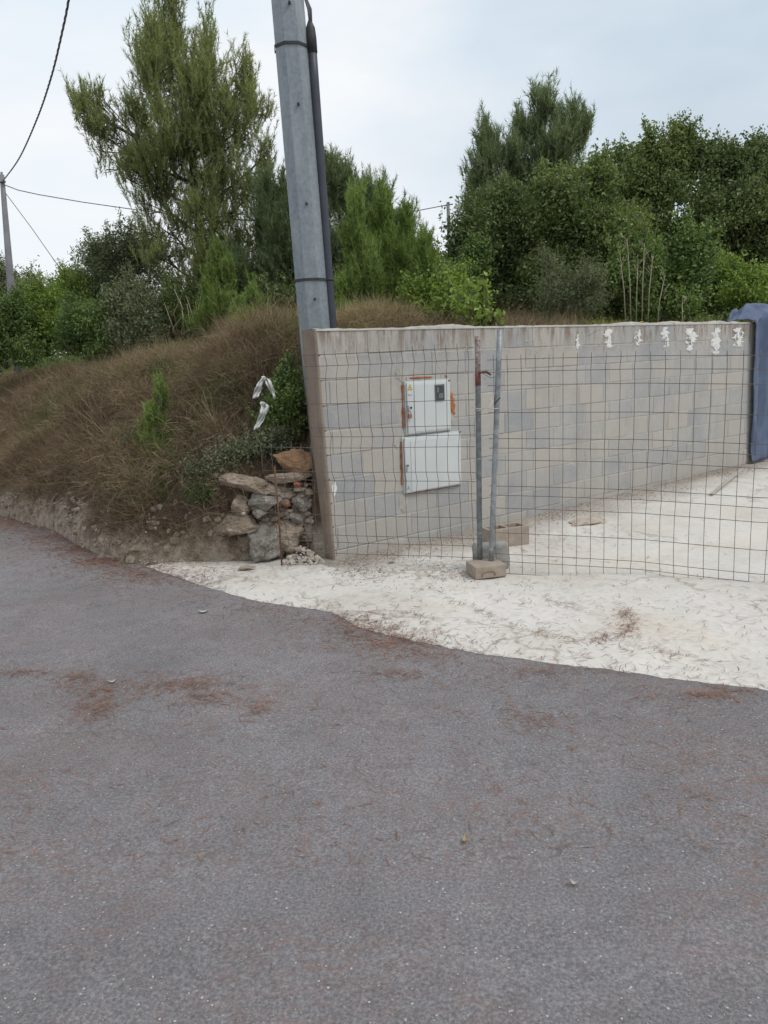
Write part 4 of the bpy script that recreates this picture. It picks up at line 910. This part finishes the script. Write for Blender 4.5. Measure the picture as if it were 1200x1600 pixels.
def young(label, px, top, base, wid, Y, mat='pine_young', nsh=420, L_=.3, group='young bright pines right of the pole', need=26, nl=.09, nw=.011, name='young_pine'):
    h = base - top; bl = [(px + random.uniform(-4, 4), top + h * (.08 + .84 * i / 5), wid * (.16 + .84 * (i / 5) ** .8) / 2, h * .13) for i in range(6)]
    pine(label, bl, Y, [(px, base + 20), (px, (top + base) / 2), (px, top + 6)], nsh, mat, .04, L_, need, nl, nw, 1.0, group, name, 4)
young('leftmost young bright green pine right behind the conduit', 556, 318, 500, 110, 11.2, nsh=1300)
young('tall slim young pine between the conduit and the sky gap', 602, 316, 500, 100, 12.2, 'pine_young', nsh=1150)
young('young pine with two pale leading shoots left of the sky gap', 634, 345, 505, 92, 11.6, nsh=1000)
young('shortest young pine beside the sky gap above the wall', 664, 380, 505, 84, 11.0, nsh=800)
broad('low bright green bush on top of the wall before the sky gap', [(690, 480, 45, 32), (725, 492, 30, 24), (655, 475, 30, 30), (700, 455, 30, 25)], 9.0, [(690, 530), (690, 500), (690, 470)], 330, 26, 'bright', .05, .07, .02, 'shrub', 'shrubs on the plateau', 'green_shrub')
broad('mid green shrub below the sky gap beside the far pole', [(690, 430, 26, 26), (718, 440, 38, 34), (670, 445, 30, 28), (742, 410, 22, 28)], 13.0, [(700, 510), (700, 450), (700, 420)], 420, 24, 'shrub', .06, .09, .03, 'shrub', 'shrubs on the plateau', 'green_shrub')
pine('tall feathery pine with twin tops above the right hand trees',
     [(850, 172, 22, 26), (885, 200, 22, 28), (818, 212, 20, 26), (906, 215, 8, 32), (860, 230, 50, 36), (760, 225, 18, 30), (755, 265, 26, 32), (800, 275, 45, 40), (860, 285, 60, 45), (750, 322, 16, 30), (745, 362, 14, 22), (760, 320, 40, 40)],
     18.0, [(835, 500), (838, 400), (845, 300), (852, 150)], 3400, 'pine_blue', .14, .42, 26, .13, .014)
broad('dark bushy tree at the left of the right hand wood', [(770, 385, 62, 62), (735, 440, 45, 50), (800, 335, 45, 42), (830, 430, 70, 60), (790, 470, 70, 40)], 14.5, [(785, 520), (785, 440), (785, 360)], 1155, 48, 'carob', .068, .15)
broad('round dark tree in the middle of the right hand wood', [(895, 335, 62, 52), (935, 385, 72, 70), (925, 285, 28, 28), (880, 430, 70, 60), (950, 450, 60, 50), (870, 300, 30, 30)], 14.0, [(910, 520), (910, 420), (910, 320)], 1320, 48, 'carob2', .068, .15)
broad('open topped tree with bare twigs showing against the sky', [(1020, 236, 22, 22), (1058, 226, 22, 18), (1090, 246, 24, 18), (1000, 272, 22, 20), (1035, 290, 48, 42), (1000, 360, 66, 66), (1075, 380, 66, 76), (1030, 440, 75, 50)], 14.6, [(1040, 520), (1042, 420), (1045, 300), (1045, 220)], 1430, 48, 'carob2', .068, .13)
broad('tall dark tree at the right edge of the wood', [(1140, 256, 32, 28), (1195, 250, 42, 32), (1165, 320, 70, 66), (1225, 300, 50, 70), (1150, 410, 70, 76), (1215, 430, 60, 80)], 14.2, [(1165, 520), (1165, 420), (1168, 280)], 1540, 48, 'carob', .068, .14)
broad('dark far thicket closing the wood behind the round tree', [(960, 330, 60, 40), (1110, 310, 50, 45), (880, 380, 80, 60), (1000, 430, 120, 60), (1130, 450, 100, 50), (800, 440, 80, 50)], 17.0, [(1000, 520), (1000, 430), (1000, 330)], 1200, 36, 'carob', .1, .2, .12, 'thicket')
broad('slender tree filling the dip between the feathery pine and the open topped tree', [(935, 268, 34, 28), (975, 262, 30, 26), (955, 300, 50, 34), (985, 310, 36, 36), (960, 350, 60, 40)], 15.4, [(955, 520), (956, 400), (956, 280)], 620, 40, 'carob2', .07, .13)
broad('rounded fine leaved olive shrub in front of the round tree', [(865, 435, 38, 36), (910, 440, 36, 34), (885, 465, 60, 30)], 11.2, [(885, 520), (885, 480), (885, 440)], 620, 26, 'olive', .045, .08, .03, 'shrub', 'shrubs on the plateau', 'olive_shrub', asp=.25)
broad('leafy upright shrub behind the dry stalks', [(985, 425, 26, 45), (1010, 400, 24, 38), (1000, 455, 40, 35)], 11.4, [(1000, 520), (1000, 470), (1000, 410)], 330, 24, 'shrub', .06, .09, .03, 'shrub', 'shrubs on the plateau', 'green_shrub')
broad('leafy shrub with pale shoots right of the dry stalks', [(1065, 420, 30, 50), (1095, 395, 24, 36), (1080, 460, 45, 36), (1045, 455, 28, 36)], 11.6, [(1075, 520), (1075, 470), (1075, 420)], 420, 24, 'shrub', .06, .09, .03, 'shrub', 'shrubs on the plateau', 'green_shrub')
broad('yellowish green shrub behind the blue tarp', [(1150, 430, 34, 44), (1185, 455, 40, 36), (1160, 470, 45, 30)], 12.4, [(1160, 520), (1160, 470), (1160, 430)], 400, 24, 'bright', .055, .09, .03, 'shrub', 'shrubs on the plateau', 'green_shrub')
ds = thing('dry_stalks', at(1000, 505, 10.4), 'tall thin pale dry stalks standing behind the wall top', 'dry plant')
for px, tp__, lean in [(978, 392, -10), (986, 372, -6), (994, 405, 3), (1003, 380, 4), (1012, 400, 8), (1027, 430, 12), (1066, 470, 0)]:
    mb = MB(); mb.tube([at(px, 512, 10.4), at(px + lean * .3, (tp__ + 512) / 2, 10.4), at(px + lean, tp__, 10.4)], [.009, .007, .003], 5)
    for q in range(5): 
        y_ = tp__ + random.uniform(0, 40); mb.tube([at(px + lean * .8, y_, 10.4), at(px + lean * .8 + random.uniform(-9, 9), y_ - 10, 10.4)], .003, 4)
    mb.build('stalk', M['twig'], ds, True)
# left side
broad('grey olive bushy tree left of the big pine', [(165, 440, 58, 48), (215, 435, 50, 56), (190, 395, 42, 30), (120, 455, 30, 35), (235, 400, 30, 35)], 15.5, [(190, 540), (190, 460), (190, 400)], 1250, 24, 'olive', .075, .11, .06, 'tree', 'trees at the left', 'olive_tree', asp=.3)
broad('small round grey tree beside the left pole', [(42, 455, 27, 28), (40, 475, 32, 30), (0, 445, 22, 40)], 21, [(40, 540), (40, 480), (40, 450)], 420, 24, 'olive', .1, .15, .06, 'tree', 'trees at the left', 'olive_tree', asp=.4)
for px, py, rx, ry, Y, lab, mt_ in [(10, 510, 45, 52, 13.5, 'dark green bush at the far left edge', 'shrub'), (75, 498, 42, 46, 14.0, 'green bush left of the grey olive tree', 'bright'), (140, 512, 46, 38, 13.2, 'leafy bush below the grey olive tree', 'shrub'),
                                   (205, 490, 40, 46, 13.0, 'green bush between the olive tree and the dry bank', 'olive'), (265, 490, 40, 34, 13.4, 'dense bush at the left of the big pine trunk', 'carob2'), (-60, 520, 50, 70, 13.5, 'tall bush cut by the left edge', 'shrub'), (110, 470, 40, 40, 15, 'pale green bush behind the leafy bushes on the left', 'bright'), (425, 478, 46, 36, 12.0, 'dark bush low between the bright saplings and the steel pole', 'carob'), (560, 465, 48, 40, 13.2, 'dark bush low behind the young pines right of the pole', 'carob2'), (315, 485, 34, 28, 13.6, 'dark bush around the foot of the big pine', 'carob2')]:
    broad(lab, [(px - rx * .45, py + 4, rx * .7, ry * .9), (px + rx * .45, py, rx * .7, ry * .85), (px, py - ry * .3, rx * .6, ry * .7), (px - rx * .5, py + ry * .75, rx * .7, ry * .6), (px + rx * .5, py + ry * .75, rx * .7, ry * .6)], Y, [(px, py + ry + 14), (px, py + 10), (px, py - 8)], 700, 26, mt_, .06, .1, .03, 'shrub', 'bushes behind the left bank', 'green_bush', asp=.4)
young('bright yellow green pine sapling at the foot of the big pine', 345, 402, 520, 105, 11.4, 'pine_young', 950, .22, 'pine saplings', 26, .07)
young('small pine sapling just left of the steel pole', 395, 455, 520, 70, 10.6, 'pine_young', 420, .2, 'pine saplings', 26, .07)
tw_ = thing('bare_twigs', at(290, 515, 11.8), 'bare grey twigs sticking up left of the bright sapling', 'dead shrub')
mb = MB()
for _ in range(14):
    x0 = 285 + random.uniform(-14, 30); p0 = at(x0, 522, 11.8); p2_ = at(x0 + random.uniform(-22, 22), 450 + random.uniform(0, 45), 11.8 + random.uniform(-.3, .3)); mb.tube([p0, (p0 + p2_) / 2 + rng.normal(size=3) * .05, p2_], [.009, .006, .003], 5)
mb.build('branches', M['twig'], tw_, True)

# bank grass: tufts of bent blades over the hillside
def blades(roots, length, width, dirs, droop, name, mat, parent=None):
    n_ = len(roots); L_ = length[:, None]; side = unit(np.cross(dirs, rng.normal(size=(n_, 3)))) * width[:, None] / 2
    down = np.array([0, 0, -1.0])[None] * droop[:, None]
    m1 = roots + dirs * L_ * .5 + down * L_ * .12 + rng.normal(size=(n_, 3)) * L_ * .09; tip = roots + dirs * L_ + down * L_ * .5 + rng.normal(size=(n_, 3)) * L_ * .2
    V_ = np.stack([roots - side, roots + side, m1 + side * .8, m1 - side * .8, tip], 1).reshape(-1, 3)
    b_ = (np.arange(n_) * 5)[:, None]; q = np.concatenate([b_ + np.array([[0, 1, 2]]), b_ + np.array([[0, 2, 3]]), b_ + np.array([[3, 2, 4]])], 0)
    return np_mesh(name, V_, q, mat, parent)
def tufts(name, label, cat, n_t, per, xr, vr, mat, lmin, lmax, wid=.0045, keep=None, spread=.06, droop=(.3, 1.1), upb=.8):
    R_, D_, LN = [], [], []
    xx = rng.uniform(*xr, n_t); vv_ = rng.uniform(*vr, n_t)
    for x, v in zip(xx, vv_):
        y = float(ybase(x)) + v
        if keep and not keep(x, v, y): continue
        z = hill(x, y); sz_ = rng.uniform(.5, 1.4); m_ = int(per * sz_)
        rr = np.array([x, y, z]) + rng.normal(size=(m_, 3)) * np.array([spread, spread, .012]); 
        e_ = .1; gx = (hill(x + e_, y) - hill(x - e_, y)) / .2; gy = (hill(x, y + e_) - hill(x, y - e_)) / .2
        nrm = np.array([-gx, -gy, 1.0]); nrm[:2] = np.clip(nrm[:2], -1.2, 1.2); nrm /= np.linalg.norm(nrm)
        rr[:, 2] = z + (rr[:, 0] - x) * np.clip(gx, -1.5, 1.5) + (rr[:, 1] - y) * np.clip(gy, -1.5, 1.5) - .02
        d = unit(np.array([0, 0, upb]) + nrm * .55 + rng.normal(size=(m_, 3)) * .6 + rng.normal(size=3) * .38); R_.append(rr); D_.append(d); LN.append(rng.uniform(lmin, lmax, m_) * sz_)
    R_ = np.concatenate(R_); D_ = np.concatenate(D_); LN = np.concatenate(LN)
    o = blades(R_, LN, np.full(len(R_), wid) * rng.uniform(.6, 1.3, len(R_)), D_, rng.uniform(*droop, len(R_)), name, mat)
    return tag(o, label, cat, kind='stuff')
def dens(x, v, y):
    if v < .55: return nz((x, y, 5), 2.1) > (-.5 if x < -3.9 else .06 if x < -2.5 else -.15) + (.5 - v) * (.9 if x < -2.5 else .5) and v > .18
    if nz((x, y, 2), .8) < (-.15 if v > 2.2 else -.28) or nz((x, y, 31), 1.9) < -.2: return False
    if x > -1.36 and v < .5: return False
    return True
tufts('dry_grass', 'shaggy dry brown grass covering the roadside bank', 'dry grass', 6200, 46, (-8.5, -.72), (.15, 4.2), M['drygrass'], .14, .38, .0042, dens, .07)
tufts('pale_dry_grass', 'paler straw tufts along the top of the bank', 'dry grass', 900, 40, (-7, -.75), (1.8, 4.0), M['drygrass2'], .16, .36, .004, lambda x, v, y: nz((x, y, 8), .9) > -.05, .06)
tufts('bank_plants', 'low green plants growing among the dry grass of the bank', 'ground cover', 3600, 38, (-5.0, -.78), (.45, 2.6), M['greengrass'], .08, .24, .007, lambda x, v, y: nz((x, y, 15), .75) + .35 * math.exp(-((x + 1.7) / .8) ** 2 - ((v - 1) / .7) ** 2) > .04, .08)
tufts('tall_stems', 'sparse taller dead stems standing out of the bank grass', 'dry stems', 420, 7, (-8, -.8), (.5, 3.8), M['drygrass2'], .3, .62, .0045, None, .08, (.05, .5), 1.2)
tufts('crest_plants', 'pale green scrub along the crest of the bank', 'scrub', 520, 40, (-6, -.75), (2.0, 4.2), M['weed'], .1, .28, .006, lambda x, v, y: nz((x, y, 25), .9) > .0, .1)
tufts('plateau_grass', 'rough yellow green weeds along the ground behind the wall', 'weeds', 1900, 34, (-.2, 8.5), (.32, 1.7), M['weed'], .08, .24, .006, lambda x, v, y: x > .9 or v > .9, .09)
tufts('plateau_dry_grass', 'dry straw and brush behind the left part of the wall', 'dry grass', 700, 60, (-.1, 2.6), (.4, 3.5), M['drygrass'], .2, .42, .0045, None, .1)
tufts('meadow', 'rough grass and scrub on the ground under the trees', 'undergrowth', 2600, 30, (-14, 14), (4, 9), M['greengrass'], .2, .5, .012, None, .16)
n_ = 7000; xx = rng.uniform(-34, 40, n_); yy = 27 + rng.uniform(0, 7, n_) + .15 * np.abs(xx)
hh = np.array([2.2 + 1.1 * nz((x, 0, 0), .35) + .8 * nz((x, 3, 0), 1.1) for x in xx]) * rng.uniform(0, 1, n_) ** .7
P_ = np.repeat(np.stack([xx, yy, 1.2 + hh], 1), 16, 0) + rng.normal(size=(n_ * 16, 3)) * .26
V_, F_ = leaves(P_, .17, .6); tag(np_mesh('far_wood', V_, F_, M['shrub']), 'low far off scrub wood closing the view under the trees', 'wood', kind='stuff')
R_, D_, LN = [], [], []
for _ in range(300):                                    # rounded clumps of dead brush that make the bank lumpy
    x = rng.uniform(-8.5, -.95); v = rng.uniform(.45, 3.6)
    if _ < 26: x = rng.uniform(-1.5, -.82); v = rng.uniform(.9, 1.9)
    y = float(ybase(x)) + v; z = hill(x, y); rad = rng.uniform(.16, .44); m_ = int(1000 * rad)
    d = rdir(m_); d[:, 2] = np.abs(d[:, 2]); r_ = rng.uniform(0, 1, (m_, 1)) ** .5
    R_.append(np.array([x, y, z - .05]) + d * r_ * rad * np.array([1, 1, .8])); D_.append(unit(d + rng.normal(size=(m_, 3)) * .55 + np.array([0, -.25, .15]))); LN.append(rng.uniform(.08, .26, m_))
R_ = np.concatenate(R_); n_ = len(R_); o = blades(R_, np.concatenate(LN), np.full(n_, .0045) * rng.uniform(.6, 1.3, n_), np.concatenate(D_), rng.uniform(.2, 1.2, n_), 'dry_brush', M['drygrass'])
tag(o, 'rounded clumps of dead brown brush over the bank', 'dry brush', kind='stuff')
pts = []
for _ in range(420):
    x = rng.uniform(-6, -.8); v = abs(rng.normal(.0, .16)) + rng.uniform(0, .25); y = float(ybase(x)) + v - .08; pts.append((x, y, max(hill(x, y) if v > .12 else -9, gz(x, y)) + .002)) if v < .2 or rng.uniform() < .3 else None
tag(pebbles('earth_clods', pts, .004, .022, M['marl'], 15), 'crumbled earth clods along the foot of the bank', 'earth clods', kind='stuff')
# brown heap of dry brush behind the wall
hp = thing('brush_heap', at(590, 515, 8.7), 'heap of dry brown brush behind the wall right of the conduit', 'brush heap')
n_ = 9000; d = rdir(n_); d[:, 2] = np.abs(d[:, 2]); c = at(585, 512, 8.8); r_ = rng.uniform(0, 1, (n_, 1)) ** .4
roots = c + d * r_ * np.array([.62, .5, .28]) + np.array([0, 0, -.08])
o = blades(roots, rng.uniform(.1, .3, n_), np.full(n_, .005), unit(d + rng.normal(size=(n_, 3)) * .6 + np.array([0, 0, .3])), rng.uniform(.2, .8, n_), 'dry_stems', M['drygrass2'], hp)

# bank shrubs
pb_ = on_hill(250, 728); young('bright little pine sapling growing out of the brown bank', 248, 598, 725, 70, pb_[1] - .1, 'pine_young', 420, .13, 'pine saplings', 26, .05, .006)
p = on_hill(455, 640); broad('dark leafy bush squeezed between the bank and the wall end', [(452, 600, 24, 30), (448, 640, 30, 34), (425, 655, 22, 22), (462, 670, 16, 18)], 7.15, [(455, 700), (452, 660), (452, 610)], 420, 22, 'shrub', .035, .05, .015, 'shrub', 'shrubs on the bank', 'bank_shrub')
broad('low spreading green bush above the rubble heap', [(395, 705, 34, 20), (360, 712, 30, 20), (425, 692, 24, 18), (330, 735, 34, 20)], 6.95, [(390, 745), (390, 725), (390, 705)], 300, 20, 'olive', .03, .06, .012, 'shrub', 'shrubs on the bank', 'bank_shrub')
broad('small broad leaved weed leaning over the wall top', [(757, 488, 14, 12), (770, 496, 12, 8), (748, 500, 10, 8)], 8.2, [(758, 520), (758, 505), (758, 485)], 26, 8, 'bright', .07, .06, .006, 'weed', 'shrubs on the plateau', 'leafy_weed')
fl_ = thing('yellow_flower', at(1008, 505, 9.3), 'small yellow flowering weed on top of the wall', 'flower')
for px, py in [(1003, 503), (1010, 506), (1025, 505), (1000, 508), (1052, 506)]:
    mb = MB(); c = at(px, py, 9.4); mb.tube([c, at(px, py + 14, 9.42)], .004, 4); st_ = mb.build('stem', M['weed'], fl_)
    mb = MB(); vs_ = [c + np.array([.022 * math.cos(a), .022 * math.sin(a), .012 * (q % 2)]) for q, a in enumerate(np.linspace(0, 6.283, 13)[:-1])]
    mb.add([c + np.array([0, 0, -.01])] + vs_, [(0, 1 + q, 1 + (q + 1) % 12) for q in range(12)]); o = mb.build('flower_head', M['flower'], fl_); o.parent = st_

for px, py, rx, ry, lab, mt_ in [(388, 508, 26, 20, 'low yellow green scrub on the crest beside the steel pole', 'weed'), (275, 738, 30, 18, 'small green plant on the bank under the pine sapling', 'greengrass'), (205, 692, 20, 14, 'small grey green plant left of the pine sapling', 'olive'),
                                 (95, 650, 22, 15, 'little green plant on the left part of the bank', 'greengrass'), (315, 770, 24, 16, 'straggly green plant low on the bank above the earth edge', 'greengrass'), (180, 545, 28, 16, 'low green scrub on the crest of the left bank', 'shrub'), (60, 572, 30, 16, 'low green scrub at the far left of the crest', 'shrub')]:
    p = on_hill(px, py + ry); Yc = p[1]
    broad(lab, [(px - rx * .4, py, rx * .6, ry * .8), (px + rx * .4, py + 2, rx * .6, ry * .8), (px, py - ry * .3, rx * .6, ry * .7)], Yc, [(px, py + ry + 6), (px, py + 4), (px, py - 3)], 130, 18, mt_, .03, .045, .008, 'plant', 'shrubs on the bank', 'bank_plant', asp=.35)
pts = []
for _ in range(340):
    x = rng.uniform(-5.2, -1.35); v = rng.uniform(.02, .34); y = float(ybase(x)) + v; pts.append((x, y, hill(x, y) - .022))
tag(pebbles('earth_lumps', pts, .014, .055, M['clod'], 45), 'pale crumbling earth lumps bedded in the foot of the bank', 'earth lumps', kind='stuff')
pts = []
for _ in range(900):
    px, py = random.uniform(345, 486), random.uniform(755, 893)
    if py < 893 - (px - 335) * 1.1 - 10: continue
    pts.append(at(px, py, 6.72 + random.uniform(-.06, .08)))
tag(pebbles('rubble_fill', pts, .012, .05, M['stone_b'], 25), 'small broken stones packed between the rubble boulders', 'rubble', kind='stuff')
# ------------------------------------------------------------------ pine needle litter and scraps
NP = []
def needles_at(px, py, sx, sy, n_):
    for _ in range(n_): k_ = 1 if random.random() < .45 else 2.6; NP.append((px + random.gauss(0, sx * k_), py + random.gauss(0, sy * k_)))
for a in [(150, 1108, 14, 8, 220), (165, 1080, 28, 8, 280), (125, 1060, 14, 5, 140), (260, 1073, 26, 6, 210), (315, 1068, 22, 6, 190), (320, 1090, 20, 5, 160), (40, 1052, 20, 3, 140), (410, 1108, 9, 4, 80), (575, 983, 26, 8, 700), (610, 1000, 26, 5, 420), (640, 1010, 30, 4, 260), (540, 968, 22, 5, 300), (420, 950, 34, 4, 260), (975, 960, 7, 4, 120), (982, 978, 5, 7, 60), (940, 1000, 24, 4, 120),
          (1130, 1085, 30, 4, 300), (890, 1050, 40, 3, 160), (700, 1025, 50, 4, 240), (620, 1055, 30, 6, 150), (840, 1125, 30, 10, 160), (1065, 1260, 40, 14, 40), (0, 812, 30, 5, 1500), (45, 822, 34, 5, 1500), (95, 840, 30, 5, 1400), (125, 858, 26, 5, 1200), (170, 877, 30, 5, 1400), (225, 895, 36, 6, 900), (290, 903, 34, 6, 500), (560, 890, 60, 9, 500), (690, 890, 40, 10, 350), (850, 840, 60, 12, 350)]: needles_at(*a)
for _ in range(1500): NP.append((random.uniform(-40, 1240), 930 + 420 * random.random() ** 1.3))
for a, b_ in [((655, 915), (735, 950)), ((735, 950), (820, 985)), ((820, 985), (905, 1004)), ((905, 1004), (975, 992)), ((975, 992), (988, 965)), ((845, 935), (905, 950)), ((1010, 1010), (1120, 1040))]:
    for _ in range(46): u = random.random(); NP.append((a[0] + (b_[0] - a[0]) * u + random.gauss(0, 5), a[1] + (b_[1] - a[1]) * u + random.gauss(0, 3)))
for _ in range(900): NP.append((random.uniform(560, 1230), random.uniform(900, 1085)))
R_ = []
for px, py in NP:
    p = on_lot(px, py); 
    if p[1] > ybase(p[0]) + .12: continue
    zz_ = gz(p[0], p[1]); zz_ = max(zz_, hill(p[0], p[1])) if p[0] < -1 else zz_
    R_.append((p[0], p[1], zz_ + random.uniform(.001, .014)))
R_ = np.array(R_); n_ = len(R_); a = rng.uniform(0, 6.283, n_); d = np.stack([np.cos(a), np.sin(a), rng.normal(0, .06, n_)], 1); ln = rng.uniform(.03, .085, n_)[:, None]; s = np.stack([-np.sin(a), np.cos(a), 0 * a], 1) * (rng.uniform(.0008, .0016, n_) * np.clip(R_[:, 1] / 4.2, 1, 2.6))[:, None]
bend = s * rng.uniform(-6, 6, n_)[:, None]
V_ = np.stack([R_ - s, R_ + s, R_ + d * ln * .5 + s + bend, R_ + d * ln * .5 - s + bend, R_ + d * ln], 1).reshape(-1, 3); b_ = (np.arange(n_) * 5)[:, None]
tag(np_mesh('pine_needle_litter', V_, np.concatenate([b_ + np.array([[0, 1, 2]]), b_ + np.array([[0, 2, 3]]), b_ + np.array([[3, 2, 4]])], 0), M['needle']), 'rust brown pine needles drifted over asphalt and concrete', 'pine needles', kind='stuff')
def leaf(px, py, L_, W_, ang, mat, label, cat, name):
    c = on_road(px, py); vs_, F = [], []; N = 9
    for i in range(N):
        u = i / (N - 1); w_ = W_ * math.sin(math.pi * (.06 + .9 * u)) ** .8
        for q in (-1, 0, 1):
            lx, ly = (u - .5) * L_, q * w_ / 2; vs_.append((c[0] + lx * math.cos(ang) - ly * math.sin(ang), c[1] + lx * math.sin(ang) + ly * math.cos(ang), c[2] + .003 + .010 * abs(q) + .012 * (u - .5) ** 2 * 4))
    F = [(i * 3 + j, (i + 1) * 3 + j, (i + 1) * 3 + j + 1, i * 3 + j + 1) for i in range(N - 1) for j in range(2)]
    tag(np_mesh(name, vs_, F, M[mat], None, True), label, cat)
leaf(727, 1317, .04, .018, 1.3, 'leaf_dry', 'curled tan dry leaf on the asphalt in front of the posts', 'leaf', 'dry_leaf')
leaf(897, 1385, .028, .015, -.5, 'scrap', 'small pale dry leaf lying on the right half of the asphalt', 'leaf', 'dry_leaf')
leaf(318, 958, .07, .035, .2, 'scrap', 'pale paper scrap on the asphalt below the concrete apron', 'paper scrap', 'paper_scrap')
leaf(176, 1068, .045, .02, .4, 'scrap', 'pale leaf on the rusty needle drift at left', 'leaf', 'dry_leaf')
